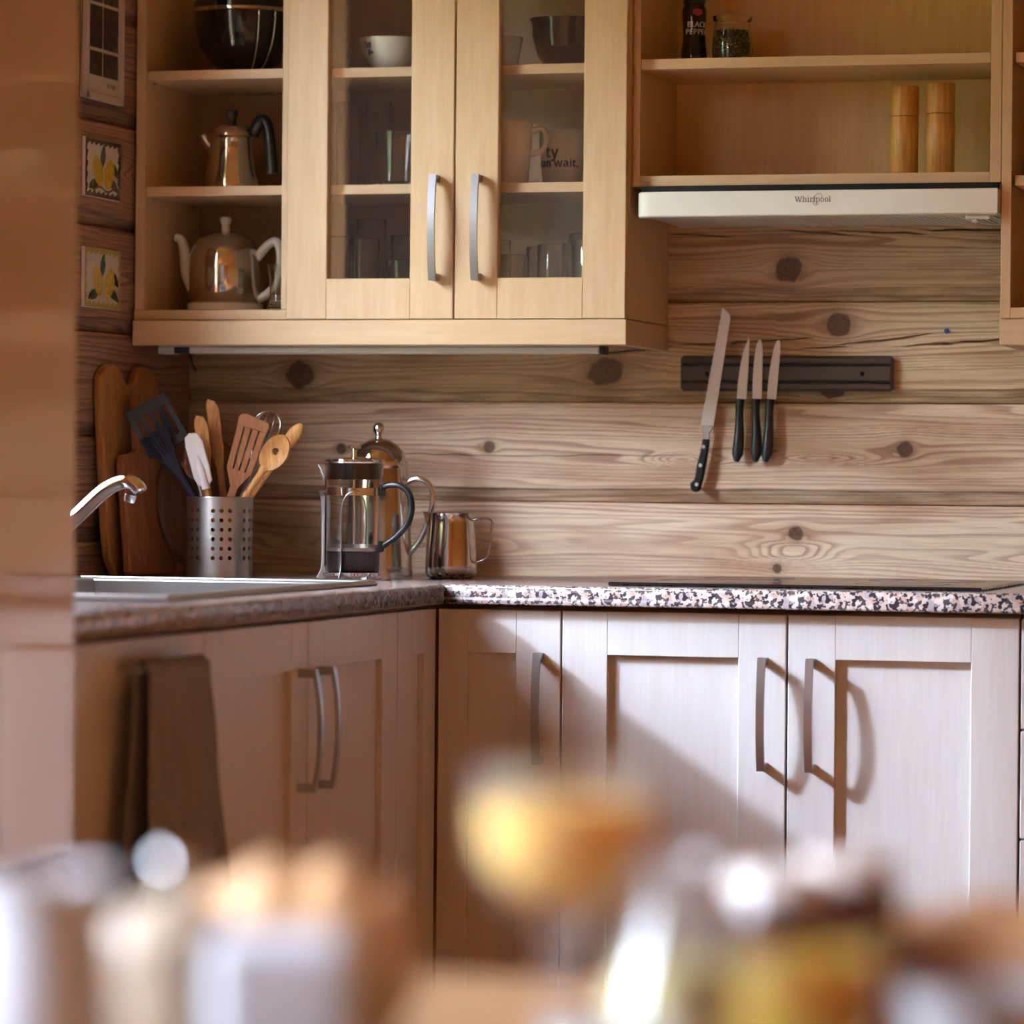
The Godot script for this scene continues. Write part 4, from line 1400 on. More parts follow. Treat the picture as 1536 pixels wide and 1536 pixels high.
func build_counter_things():
	var t
	var st
	# big notched board flat against the left wall (its own x runs along -z of the room)
	t = thing("cutting_board", "tall light oak board with a notched top leaning on the left wall", "cutting board", Vector3(-0.018, 0.9006, 0.334))
	leaning(t, PI / 2, 0.055)
	var p = [Vector2(-0.10, 0.0), Vector2(0.10, 0.0), Vector2(0.128, 0.03), Vector2(0.134, 0.08), Vector2(0.134, 0.31)]
	p += curve([Vector2(0.128, 0.338), Vector2(0.10, 0.352), Vector2(0.062, 0.355), Vector2(0.038, 0.345), Vector2(0.025, 0.328), Vector2(0.0, 0.320), Vector2(-0.025, 0.330), Vector2(-0.042, 0.346), Vector2(-0.066, 0.356), Vector2(-0.102, 0.352), Vector2(-0.128, 0.336)], 4)
	p += [Vector2(-0.134, 0.31), Vector2(-0.134, 0.08), Vector2(-0.128, 0.03)]
	st = S()
	prism(st, p, 0.016, 0.003, Transform3D(Basis.IDENTITY, Vector3(0, 0, -0.008)))
	put(st, "board", "oak board", t)
	# paddle board in front of it
	t = thing("paddle_board", "brown wooden paddle board with a straight handle leaning in front of the oak board", "cutting board", Vector3(0.022, 0.9006, 0.360))
	leaning(t, PI / 2 - 0.12, 0.085)
	st = S()
	prism(st, [Vector2(-0.080, 0.0), Vector2(0.080, 0.0), Vector2(0.086, 0.006), Vector2(0.086, 0.19), Vector2(0.078, 0.203), Vector2(0.040, 0.207), Vector2(0.026, 0.214), Vector2(0.024, 0.302), Vector2(0.016, 0.309), Vector2(-0.016, 0.309), Vector2(-0.024, 0.302), Vector2(-0.026, 0.214), Vector2(-0.040, 0.207), Vector2(-0.078, 0.203), Vector2(-0.086, 0.19), Vector2(-0.086, 0.006)], 0.015, 0.003, Transform3D(Basis.IDENTITY, Vector3(0, 0, -0.0075)))
	put(st, "board", "beech board", t)
	# dark round board further into the corner
	t = thing("round_board", "dark walnut oval board leaning steeply beside the utensil holder", "cutting board", Vector3(0.100, 0.9015, 0.285))
	leaning(t, PI / 2 - 0.75, 0.16)
	st = S()
	prism(st, oval(Vector2(0, 0.122), 0.092, 0.122, 40), 0.018, 0.005, Transform3D(Basis.IDENTITY, Vector3(0, 0, -0.009)))
	put(st, "board", "walnut board", t)

	# steel holder with punched holes
	t = thing("utensil_holder", "brushed steel cylinder with punched holes holding kitchen utensils", "utensil holder", Vector3(0.147, 0.9002, 0.365))
	var R = 0.0555
	var H = 0.134
	st = S()
	for shell in 2:
		var r = R - 0.001 * shell
		var cols = 24
		var rows = 6
		var ya = 0.024
		var pitch = 0.0158
		for c in cols:
			var a0 = TAU * c / cols
			var a1 = TAU * (c + 1) / cols
			# plain bands below and above the rows
			for band in [[0.0, ya], [ya + rows * pitch, H]]:
				for k in 3:
					var b0 = lerpf(a0, a1, k / 3.0)
					var b1 = lerpf(a0, a1, (k + 1) / 3.0)
					cyl_quad(st, r, b0, b1, band[0], band[1], shell == 1)
			for q in rows:
				var y0 = ya + q * pitch
				if c % 4 == 3:
					for k in 3:
						cyl_quad(st, r, lerpf(a0, a1, k / 3.0), lerpf(a0, a1, (k + 1) / 3.0), y0, y0 + pitch, shell == 1)
					continue
				var ca = (a0 + a1) / 2
				var cy = y0 + pitch / 2
				var ha = (a1 - a0) / 2
				for k in 16:
					var u0 = TAU * k / 16
					var u1 = TAU * (k + 1) / 16
					var e0 = Vector2(cos(u0), sin(u0))
					var e1 = Vector2(cos(u1), sin(u1))
					var s0 = e0 / maxf(absf(e0.x), absf(e0.y))
					var s1 = e1 / maxf(absf(e1.x), absf(e1.y))
					var hr = 0.0036
					var P = [Vector2(ca + e0.x * hr / r, cy + e0.y * hr), Vector2(ca + s0.x * ha, cy + s0.y * pitch / 2), Vector2(ca + s1.x * ha, cy + s1.y * pitch / 2), Vector2(ca + e1.x * hr / r, cy + e1.y * hr)]
					var V = []
					for x in P:
						V.append(Vector3(r * sin(x.x), x.y, r * cos(x.x)))
					if shell == 0:
						quad(st, V[0], V[1], V[2], V[3], 40)
					else:
						quad(st, V[3], V[2], V[1], V[0], 41)
	put(st, "cylinder", "brushed steel", t)
	st = S()
	lathe(st, [Vector2(R - 0.001, H - 0.001), Vector2(R - 0.0012, H), Vector2(R + 0.0004, H + 0.0004), Vector2(R + 0.0006, H - 0.0012), Vector2(R, H - 0.002)], 48)
	put(st, "rim", "brushed steel", t)
	st = S()
	lathe(st, [Vector2(0, 0), Vector2(R - 0.0012, 0), Vector2(R - 0.0012, 0.002), Vector2(0, 0.002)], 48)
	put(st, "base", "brushed steel", t)

	build_french_press()
	build_coffee_thermos()
	build_milk_jug()

func cyl_quad(st, r, a0, a1, y0, y1, inner):
	var A = Vector3(r * sin(a0), y0, r * cos(a0))
	var B = Vector3(r * sin(a1), y0, r * cos(a1))
	var D = Vector3(r * sin(a0), y1, r * cos(a0))
	var E = Vector3(r * sin(a1), y1, r * cos(a1))
	if inner:
		quad(st, B, A, D, E, 41)
	else:
		quad(st, A, B, E, D, 40)

func build_french_press():
	var t = thing("french_press", "glass french press with chrome frame, black handle and a little coffee", "coffee press", Vector3(0.405, 0.9003, 0.43))
	var st = S()
	var R = 0.0485
	lathe(st, [Vector2(0, 0.010), Vector2(R - 0.006, 0.010), Vector2(R - 0.001, 0.016), Vector2(R, 0.024), Vector2(R, 0.188), Vector2(R + 0.001, 0.192), Vector2(R - 0.002, 0.192), Vector2(R - 0.0025, 0.188), Vector2(R - 0.0025, 0.024), Vector2(R - 0.008, 0.0125), Vector2(0, 0.0125)], 56)
	put(st, "beaker", "solid glass", t)
	st = S()
	lathe(st, [Vector2(0, 0.013), Vector2(R - 0.008, 0.0135), Vector2(R - 0.003, 0.024), Vector2(R - 0.003, 0.046), Vector2(0, 0.046)], 48)
	put(st, "coffee", "coffee", t)
	# plunger disc at the level of the coffee, rod up to the lid
	st = S()
	lathe(st, [Vector2(0, 0.047), Vector2(R - 0.004, 0.047), Vector2(R - 0.0035, 0.049), Vector2(R - 0.004, 0.053), Vector2(0, 0.053)], 48)
	put(st, "plunger", "brushed steel", t)
	st = S()
	tube(st, [Vector3(0, 0.05, 0), Vector3(0, 0.205, 0)], 0.0022, 10)
	put(st, "rod", "chrome", t)
	# lid: black collar in the glass, chrome rim, knob
	st = S()
	lathe(st, [Vector2(0, 0.166), Vector2(R - 0.0035, 0.166), Vector2(R - 0.0035, 0.193), Vector2(0, 0.193)], 48)
	put(st, "lid_collar", "coffee", t)
	st = S()
	lathe(st, [Vector2(R - 0.004, 0.1915), Vector2(R + 0.0025, 0.192), Vector2(R + 0.0035, 0.1945), Vector2(R + 0.0015, 0.1985), Vector2(R * 0.7, 0.201), Vector2(0.01, 0.2025), Vector2(0, 0.2025)], 56)
	put(st, "lid", "chrome", t)
	st = S()
	lathe(st, [Vector2(0.0042, 0.202), Vector2(0.0042, 0.214), Vector2(0.0115, 0.2165), Vector2(0.0118, 0.2205), Vector2(0.010, 0.2225), Vector2(0, 0.223)], 24)
	put(st, "plunger_knob", "chrome", t)
	# pouring lip
	st = S()
	tube(st, [Vector3(-R + 0.004, 0.168, 0.006), Vector3(-R - 0.004, 0.182, 0.006), Vector3(-R - 0.011, 0.190, 0.006)], [0.010, 0.008, 0.004], 12, 0.7)
	put(st, "lip", "clear glass", t)
	# chrome frame: band round the middle and bow straps down to the feet
	st = S()
	lathe(st, [Vector2(R + 0.0003, 0.139), Vector2(R + 0.0016, 0.1395), Vector2(R + 0.0016, 0.1515), Vector2(R + 0.0003, 0.152)], 56)
	put(st, "band", "chrome", t)
	for a in [-0.10, 1.47, 3.04, 4.61]:
		st = S()
		var pts = []
		for q in [[0.62, 0.146], [0.30, 0.1445], [0.10, 0.134], [0.0, 0.112], [0.0, 0.060], [0.0, 0.026]]:
			var b = a + q[0]
			pts.append(Vector3((R + 0.0022) * sin(b), q[1], (R + 0.0022) * cos(b)))
		pts = curve(pts, 5)
		pts.append(Vector3((R + 0.004) * sin(a), 0.014, (R + 0.004) * cos(a)))
		pts.append(Vector3((R + 0.010) * sin(a), 0.003, (R + 0.010) * cos(a)))
		pts.append(Vector3((R + 0.011) * sin(a), 0.0005, (R + 0.011) * cos(a)))
		tube(st, pts, 0.0075, 10, 0.15, Vector3(cos(a), 0, -sin(a)))
		put(st, "leg", "brushed steel", t)
	st = S()
	lathe(st, [Vector2(R - 0.02, 0.0065), Vector2(R + 0.002, 0.0065), Vector2(R + 0.0025, 0.012), Vector2(R + 0.0012, 0.012), Vector2(R - 0.002, 0.0085), Vector2(R - 0.02, 0.0085)], 48)
	put(st, "base_ring", "chrome", t)
	# handle in the plane that faces right
	st = S()
	var d = Vector3(1, 0, 0.12).normalized()
	var hp = []
	for q in [[R, 0.149], [R + 0.012, 0.156], [R + 0.034, 0.156], [R + 0.051, 0.143], [R + 0.056, 0.118], [R + 0.047, 0.091], [R + 0.026, 0.070], [R + 0.006, 0.057], [R - 0.001, 0.053]]:
		hp.append(d * q[0] + Vector3(0, q[1], 0))
	tube(st, curve(hp, 5), 0.0052, 12, 1.3, d)
	put(st, "handle", "handle plastic", t)
	st = S()
	for y in [0.148, 0.055]:
		box(st, Vector3(R - 0.001, y - 0.009, -0.009), Vector3(R + 0.006, y + 0.009, 0.009), 0.002, Transform3D(Basis(Vector3.UP, -0.12), Vector3.ZERO))
	put(st, "handle_mount", "handle plastic", t)

func build_coffee_thermos():
	var t = thing("coffee_thermos", "tall domed steel coffee pot behind the french press", "coffee pot", Vector3(0.374, 0.9003, 0.20))
	var st = S()
	lathe(st, [Vector2(0, 0), Vector2(0.058, 0), Vector2(0.0595, 0.003), Vector2(0.0585, 0.02), Vector2(0.056, 0.08), Vector2(0.0525, 0.15), Vector2(0.0510, 0.178), Vector2(0.0500, 0.184), Vector2(0.0500, 0.186), Vector2(0.0510, 0.188), Vector2(0.0490, 0.200), Vector2(0.0430, 0.214), Vector2(0.0330, 0.225), Vector2(0.020, 0.232), Vector2(0.0065, 0.235), Vector2(0.0045, 0.240)], 64)
	put(st, "body", "polished steel", t)
	st = S()
	lathe(st, [Vector2(0.0042, 0.239), Vector2(0.0050, 0.242), Vector2(0.0085, 0.246), Vector2(0.0100, 0.252), Vector2(0.0085, 0.259), Vector2(0.0045, 0.2625), Vector2(0, 0.263)], 28)
	put(st, "lid_knob", "chrome", t)
	st = S()
	var d = Vector3(1, 0, 0.05).normalized()
	var hp = []
	for q in [[0.050, 0.158], [0.062, 0.166], [0.080, 0.166], [0.096, 0.152], [0.099, 0.128], [0.092, 0.100], [0.075, 0.060], [0.056, 0.040]]:
		hp.append(d * q[0] + Vector3(0, q[1], 0))
	tube(st, curve(hp, 5), 0.0050, 12)
	put(st, "handle", "chrome", t)

func build_milk_jug():
	var t = thing("milk_jug", "small polished steel milk frothing jug at the end of the row", "jug", Vector3(0.518, 0.9003, 0.245))
	var st = S()
	# body with the rim drawn out to a spout on the left
	var prof = [[0.0, 0.0, 0.0], [0.036, 0.0, 0.0], [0.041, 0.003, 0.0], [0.0435, 0.010, 0.0], [0.0435, 0.022, 0.0], [0.0425, 0.045, 0.0], [0.0405, 0.070, 0.15], [0.0382, 0.092, 0.5], [0.0372, 0.109, 1.0], [0.0378, 0.1105, 1.0], [0.0360, 0.109, 1.0], [0.0368, 0.092, 0.5], [0.039, 0.07, 0.15], [0.041, 0.045, 0.0], [0.041, 0.012, 0.0], [0.0, 0.006, 0.0]]
	var seg = 64
	for i in prof.size() - 1:
		for k in seg:
			var V = []
			for c in [[i, k], [i + 1, k], [i + 1, k + 1], [i, k + 1]]:
				var q = prof[c[0]]
				var a = TAU * c[1] / seg
				var w = exp(-pow(angle_difference(a, PI) / 0.26, 2.0)) * q[2]
				var r = q[0] + 0.013 * w
				V.append(Vector3(r * cos(a), q[1] + 0.002 * w, r * sin(a)))
			quad(st, V[0], V[1], V[2], V[3], 50 if i < 9 else 51)
	put(st, "body", "polished steel", t)
	st = S()
	var hp = []
	for q in [[0.036, 0.098], [0.050, 0.101], [0.066, 0.101], [0.0725, 0.096], [0.0725, 0.088], [0.070, 0.062], [0.0655, 0.038], [0.060, 0.032], [0.042, 0.026]]:
		hp.append(Vector3(q[0], q[1], 0.004))
	tube(st, curve(hp, 5), 0.0042, 10, 0.45, Vector3(0, 0, 1))
	put(st, "handle", "polished steel", t)

# ------------------------------------------------------------------ utensils
func tool(called, label, category, base, top, face = Vector3(0.27, 0, 0.96), group = "utensils in the steel holder"):
	# own y runs from the foot to the tip, own z faces the room
	var t = thing(called, label, category, base, 0.0, group)
	var y = (top - base).normalized()
	var z = (face - y * face.dot(y)).normalized()
	t.transform = Transform3D(Basis(y.cross(z), y, z), base)
	return [t, (top - base).length()]

func build_utensils():
	var hx = 0.147
	var hz = 0.365
	var yb = 0.904
	var a
	var st
	var t
	var L
	# black slotted fish slice, top left
	a = tool("slotted_spatula", "black slotted spatula leaning far left out of the holder", "spatula", Vector3(hx + 0.032, yb, hz - 0.012), Vector3(0.026, 1.192, 0.408))
	t = a[0]
	L = a[1]
	st = S()
	var w = 0.076
	var y0 = L - 0.088
	# head: bars between slots, joined at both ends
	var xf = Transform3D(Basis(Vector3(0, 0, 1), 0.12), Vector3(0, 0, 0))
	box(st, Vector3(-w / 2, L - 0.020, -0.0015), Vector3(w / 2, L, 0.0015), 0.001)
	box(st, Vector3(-w / 2, y0, -0.0015), Vector3(w / 2, y0 + 0.016, 0.0015), 0.001)
	for k in 5:
		var x = -w / 2 + 0.0165 * k
		box(st, Vector3(x, y0 + 0.014, -0.0015), Vector3(x + 0.010, L - 0.018, 0.0015), 0.001)
	put(st, "head", "black plastic", t)
	st = S()
	tube(st, [Vector3(0, 0, 0), Vector3(0, y0 * 0.6, 0), Vector3(0, y0 + 0.006, 0)], [0.006, 0.0055, 0.0045], 10, 0.7)
	put(st, "handle", "black plastic", t)
	# dark blue brush
	a = tool("pastry_brush", "dark blue brush head in front of the black spatula", "brush", Vector3(hx + 0.043, yb, hz + 0.0), Vector3(0.047, 1.142, 0.428))
	t = a[0]
	L = a[1]
	var rng = RandomNumberGenerator.new()
	rng.seed = 9
	st = S()
	for i in 90:
		var x = rng.randf_range(-0.018, 0.018)
		var z = rng.randf_range(-0.008, 0.008)
		tube(st, [Vector3(x * 0.7, L - 0.052, z * 0.7), Vector3(x * 1.15, L - 0.02, z * 1.1), Vector3(x * 1.4, L - rng.randf_range(0.0, 0.012), z * 1.3)], [0.0022, 0.0022, 0.0012], 6)
	mat("bristle blue", C(24, 27, 46), 0.45)
	put(st, "bristles", "bristle blue", t)
	st = S()
	tube(st, [Vector3(0, 0, 0), Vector3(0, L - 0.09, 0), Vector3(0, L - 0.06, 0), Vector3(0, L - 0.046, 0)], [0.006, 0.006, 0.014, 0.015], 12, 0.55, Vector3(1, 0, 0))
	put(st, "handle", "bristle blue", t)
	# steel spoon with its rim catching light
	a = tool("serving_spoon", "steel serving spoon with its bowl beside the white spatula", "spoon", Vector3(hx + 0.01, yb, hz + 0.005), Vector3(0.093, 1.126, 0.385))
	t = a[0]
	L = a[1]
	st = S()
	var P = []
	for i in 15:
		P.append([])
		for j in 11:
			var s = i / 14.0
			var u = j / 10.0 * 2 - 1
			var ww = 0.019 * sin(PI * pow(clampf(s * 0.94 + 0.03, 0, 1), 0.8))
			P[i].append(Vector3(u * ww, L - 0.066 + s * 0.066, -0.010 * (1 - u * u) * sin(PI * s)))
	sheet(st, P, 0.0012)
	put(st, "bowl", "polished steel", t)
	st = S()
	tube(st, [Vector3(0, 0, 0), Vector3(0, L - 0.062, 0)], [0.005, 0.0035], 10, 0.5, Vector3(1, 0, 0))
	put(st, "handle", "polished steel", t)
	# white silicone spatula on a wooden handle
	a = tool("silicone_spatula", "white silicone spatula with a wooden handle", "spatula", Vector3(hx + 0.025, yb, hz + 0.022), Vector3(0.108, 1.142, 0.402))
	t = a[0]
	L = a[1]
	st = S()
	prism(st, [Vector2(-0.0115, L - 0.090), Vector2(0.006, L - 0.094), Vector2(0.0135, L - 0.086), Vector2(0.0150, L - 0.06), Vector2(0.0150, L - 0.018), Vector2(0.009, L - 0.003), Vector2(-0.004, L), Vector2(-0.0130, L - 0.006), Vector2(-0.0155, L - 0.02), Vector2(-0.0155, L - 0.075)], 0.008, 0.002, Transform3D(Basis.IDENTITY, Vector3(0, 0, -0.004)))
	tube(st, [Vector3(0, L - 0.098, 0.004), Vector3(0, L - 0.06, 0.004), Vector3(0, L - 0.04, 0.003)], [0.007, 0.006, 0.002], 12)
	put(st, "head", "grey silicone", t)
	st = S()
	tube(st, [Vector3(0, 0, 0), Vector3(0, L - 0.09, 0)], 0.0055, 12)
	put(st, "handle", "spoon wood", t)
	# two flat wooden stirrers
	var fl = [[Vector3(hx - 0.01, yb, hz - 0.01), Vector3(0.118, 1.172, 0.385), 0.024, 0.10, "wooden spatula with a slanted tip behind the white spatula"], [Vector3(hx + 0.012, yb, hz - 0.03), Vector3(0.123, 1.200, 0.345), 0.022, 0.12, "pale flat wooden stirrer, the tallest at the back of the holder"]]
	for q in fl:
		a = tool("wooden_stirrer", q[4], "stirrer", q[0], q[1])
		t = a[0]
		L = a[1]
		st = S()
		var hw = q[2] / 2
		prism(st, [Vector2(-0.006, 0), Vector2(0.006, 0), Vector2(0.006, L - q[3]), Vector2(hw, L - q[3] + 0.035), Vector2(hw * 0.95, L - 0.018), Vector2(hw * 0.4, L - 0.004), Vector2(-hw * 0.6, L), Vector2(-hw, L - 0.008), Vector2(-hw, L - q[3] + 0.035), Vector2(-0.006, L - q[3])], 0.006, 0.0015, Transform3D(Basis.IDENTITY, Vector3(0, 0, -0.003)))
		put(st, "blade", "spoon wood", t)
	# slotted wooden turner
	a = tool("slotted_turner", "wide brown wooden turner with three slots", "turner", Vector3(hx - 0.018, yb, hz + 0.012), Vector3(0.214, 1.170, 0.378))
	t = a[0]
	L = a[1]
	st = S()
	var hd = 0.112
	var yy = L - hd
	var th = Transform3D(Basis.IDENTITY, Vector3(0, 0, -0.003))
	# lower web and blade strips between the slots
	prism(st, [Vector2(-0.006, 0), Vector2(0.006, 0), Vector2(0.0065, yy - 0.012), Vector2(0.0215, yy + 0.016), Vector2(-0.0215, yy + 0.016), Vector2(-0.0065, yy - 0.012)], 0.006, 0.0, th)
	var xs = [-0.0235, -0.0130, -0.0100, -0.0015, 0.0015, 0.0100, 0.0130, 0.0235]
	for k in 4:
		var xl = xs[k * 2]
		var xr = xs[k * 2 + 1]
		var ml = 0.95 if k == 0 else 1.0
		var mr = 0.95 if k == 3 else 1.0
		prism(st, [Vector2(xl * 0.92, yy + 0.016), Vector2(xr * 0.92, yy + 0.016), Vector2(xr * 1.12 * mr, L - 0.022), Vector2(xl * 1.12 * ml, L - 0.022)], 0.006, 0.0, th)
	prism(st, [Vector2(-0.0255, L - 0.022), Vector2(0.0255, L - 0.022), Vector2(0.0275, L - 0.010), Vector2(0.024, L - 0.005), Vector2(-0.014, L), Vector2(-0.024, L - 0.003), Vector2(-0.0275, L - 0.010)], 0.006, 0.001, th)
	put(st, "blade", "turner wood", t)
	# wire whisk behind
	a = tool("whisk", "steel wire whisk behind the wooden turner", "whisk", Vector3(hx - 0.015, yb, hz - 0.025), Vector3(0.232, 1.178, 0.340))
	t = a[0]
	L = a[1]
	for k in 5:
		st = S()
		var b = PI * k / 5
		var pts = []
		for q in [[0.004, L - 0.13], [0.012, L - 0.09], [0.024, L - 0.04], [0.022, L - 0.012], [0.0, L], [-0.022, L - 0.012], [-0.024, L - 0.04], [-0.012, L - 0.09], [-0.004, L - 0.13]]:
			pts.append(Vector3(q[0] * cos(b), q[1], q[0] * sin(b)))
		tube(st, curve(pts, 5), 0.0009, 6)
		put(st, "wire", "polished steel", t)
	st = S()
	tube(st, [Vector3(0, 0, 0), Vector3(0, L - 0.12, 0)], [0.007, 0.0065], 12)
	put(st, "handle", "brushed steel", t)
	# wooden spoons at the right
	var sps = [[Vector3(hx - 0.046, yb, hz + 0.002), Vector3(0.268, 1.137, 0.380), true, "wooden spoon with a round hole in its bowl leaning right"], [Vector3(hx - 0.046, yb, hz - 0.012), Vector3(0.284, 1.158, 0.345), false, "plain wooden spoon behind the spoon with the hole"]]
	for q in sps:
		a = tool("wooden_spoon", q[3], "spoon", q[0], q[1])
		t = a[0]
		L = a[1]
		var rx = 0.022 if q[2] else 0.012
		var ry = 0.034 if q[2] else 0.026
		st = S()
		if q[2]:
			var n = 32
			var prev = []
			for i in n + 1:
				var b = TAU * i / n
				var o = Vector2(rx * cos(b), ry * sin(b))
				var c = Vector2(0.0062 * cos(b), 0.0062 * sin(b) + 0.002)
				var m2 = o.lerp(c, 0.5)
				var cur = []
				for e in [[o, 0.0035], [o * 0.97, 0.0045], [m2, 0.0005], [c, -0.0015], [c, -0.0055], [m2, -0.0045], [o, -0.0005]]:
					cur.append(Vector3(e[0].x, L - ry + e[0].y, e[1]))
				if i > 0:
					for k in cur.size():
						var j = (k + 1) % cur.size()
						quad(st, prev[k], cur[k], cur[j], prev[j], 60 + (k if k != 2 else 1))
				prev = cur
		else:
			var pts = []
			var rad = []
			for i in 13:
				var s = i / 12.0
				pts.append(Vector3(0, L - 2 * ry + 2 * ry * s, 0))
				rad.append(maxf(0.003, rx * sqrt(maxf(0.0, 1 - pow(2 * s - 1, 2)))))
			tube(st, pts, rad, 16, 0.4, Vector3(1, 0, 0))
		tube(st, [Vector3(0, 0, 0), Vector3(0, L - 2 * ry - 0.01, 0), Vector3(0, L - 2 * ry + 0.006, 0)], [0.0055, 0.0058, 0.0085], 12, 0.7, Vector3(1, 0, 0))
		put(st, "spoon", "spoon wood", t)

# ------------------------------------------------------------------ sink, tap, towel
func build_sink():
	var t = thing("sink", "stainless steel sink set into the left-hand worktop", "sink", Vector3(0.04, 0.9002, 0.735))
	var st = S()
	# rim: frame round the bowl plus drainer plate at the far end
	var x0 = 0.0
	var x1 = 0.505
	var z1 = 0.93
	var bx0 = 0.06
	var bx1 = 0.44
	var bz0 = 0.08
	var bz1 = 0.84
	box(st, Vector3(x0, 0, 0), Vector3(x1, 0.005, bz0), 0.0022)
	box(st, Vector3(x0, 0, bz1), Vector3(x1, 0.005, z1), 0.0022)
	box(st, Vector3(x0, 0, bz0 - 0.004), Vector3(bx0, 0.005, bz1 + 0.004), 0.0022)
	box(st, Vector3(bx1, 0, bz0 - 0.004), Vector3(x1, 0.005, bz1 + 0.004), 0.0022)
	# raised outer bead
	var loop = []
	for q in [[0.006, 0.006], [x1 - 0.006, 0.006], [x1 - 0.006, z1 - 0.006], [0.006, z1 - 0.006], [0.006, 0.006]]:
		loop.append(Vector3(q[0], 0.005, q[1]))
	for i in 4:
		tube(st, [loop[i], loop[i + 1]], 0.0035, 10)
	put(st, "rim", "brushed steel", t)
	st = S()
	var h = -0.15
	var th = 0.002
	box(st, Vector3(bx0, h, bz0), Vector3(bx1, h + th, bz1))
	box(st, Vector3(bx0, h, bz0), Vector3(bx0 + th, 0.003, bz1))
	box(st, Vector3(bx1 - th, h, bz0), Vector3(bx1, 0.003, bz1))
	box(st, Vector3(bx0, h, bz0), Vector3(bx1, 0.003, bz0 + th))
	box(st, Vector3(bx0, h, bz1 - th), Vector3(bx1, 0.003, bz1))
	put(st, "bowl", "brushed steel", t)
	t = thing("tap", "chrome mixer tap with a curved spout reaching over the sink", "tap", Vector3(0.018, 0.9002, 0.92))
	st = S()
	lathe(st, [Vector2(0, 0), Vector2(0.026, 0), Vector2(0.026, 0.006), Vector2(0.021, 0.010), Vector2(0.019, 0.070), Vector2(0.017, 0.085), Vector2(0, 0.088)], 32)
	put(st, "body", "chrome", t)
	st = S()
	var sp = curve([Vector3(0.0, 0.035, 0), Vector3(0.045, 0.062, 0), Vector3(0.097, 0.108, 0), Vector3(0.140, 0.146, 0), Vector3(0.172, 0.160, 0), Vector3(0.192, 0.153, 0), Vector3(0.199, 0.143, 0)], 7)
	var rad = []
	for i in sp.size():
		var s = float(i) / (sp.size() - 1)
		rad.append(lerpf(0.017, 0.0145, s) * (1.0 if s < 0.97 else 0.8))
	tube(st, sp, rad, 16, 0.8, Vector3(0, 0, 1))
	put(st, "spout", "chrome", t)
	st = S()
	lathe(st, [Vector2(0, 0), Vector2(0.0085, 0), Vector2(0.0095, 0.003), Vector2(0.0095, 0.012), Vector2(0, 0.012)], 20, Transform3D(Basis(Vector3(0, 0, 1), -0.25), Vector3(0.180, 0.128, 0)))
	put(st, "aerator", "chrome", t)
	st = S()
	box(st, Vector3(-0.008, 0.088, -0.009), Vector3(0.075, 0.100, 0.009), 0.004)
	put(st, "lever", "chrome", t)

func build_towel():
	var t = thing("towel_rail", "short dark towel rail fixed to the cabinet door by the fridge", "towel rail", Vector3(0.6003, 0.825, 1.875))
	var st = S()
	tube(st, [Vector3(0.030, 0, -0.125), Vector3(0.030, 0, 0.125)], 0.005, 12)
	for z in [-0.118, 0.118]:
		tube(st, [Vector3(0, 0, z), Vector3(0.030, 0, z)], 0.005, 12)
	put(st, "rail", "handle metal", t)
	t = thing("towel", "grey-brown cloth towel draped over the rail by the fridge", "towel", Vector3(0.6303, 0.825, 1.875))
	st = S()
	var n = noise(55, 1.0, 2)
	var P = []
	var nu = 46
	var nv = 27
	for i in nu:
		P.append([])
		var s = i / float(nu - 1)
		for j in nv:
			var u = j / float(nv - 1) * 2 - 1
			# arc length: back drop 0.26, over the rail, front drop 0.36
			var q = s * (0.26 + 0.03 + 0.36)
			var y
			var x
			var drop
			if q < 0.26:
				y = -0.26 + q
				x = -0.0095
				drop = 0.26 - q
			elif q < 0.29:
				var a = PI * (q - 0.26) / 0.03
				y = 0.0095 * sin(a)
				x = -0.0095 * cos(a)
				drop = 0.0
			else:
				y = -(q - 0.29)
				x = 0.0095
				drop = q - 0.29
			var half = 0.108 + 0.05 * smoothstep(0.0, 0.36, drop)
			var fold = sin(u * 9.0 + 0.6) * 0.008 + n.get_noise_2d(u * 2.0, drop * 3.0) * 0.012
			if q < 0.26:
				x -= 0.0 
			else:
				x += absf(fold) * smoothstep(0.0, 0.14, drop) + drop * 0.03
			P[i].append(Vector3(x, y, u * half))
	sheet(st, P, 0.004)
	put(st, "cloth", "towel cloth", t)

# ------------------------------------------------------------------ the table in front, out of focus
func loaf(t, L, W, H, m):
	var st = S()
	var g = grp
	grp += 1
	var nu = 28
	var nv = 24
	var pt = func(i, j):
		var s = float(i) / nu
		var a = TAU * j / nv
		var e = pow(maxf(0.0, 1.0 - pow(absf(2 * s - 1), 3.0)), 0.5)
		var y = sin(a)
		return Vector3((s - 0.5) * L, H * 0.5 + H * 0.5 * (y if y > 0 else maxf(y * 1.2, -1.0)) * e + 0.004 * sin(s * 22.0) * maxf(y, 0.0), cos(a) * W * 0.5 * e)
	for i in nu:
		for j in nv:
			quad(st, pt.call(i, j), pt.call(i, j + 1), pt.call(i + 1, j + 1), pt.call(i + 1, j), g)
	return put(st, "crust", m, t)

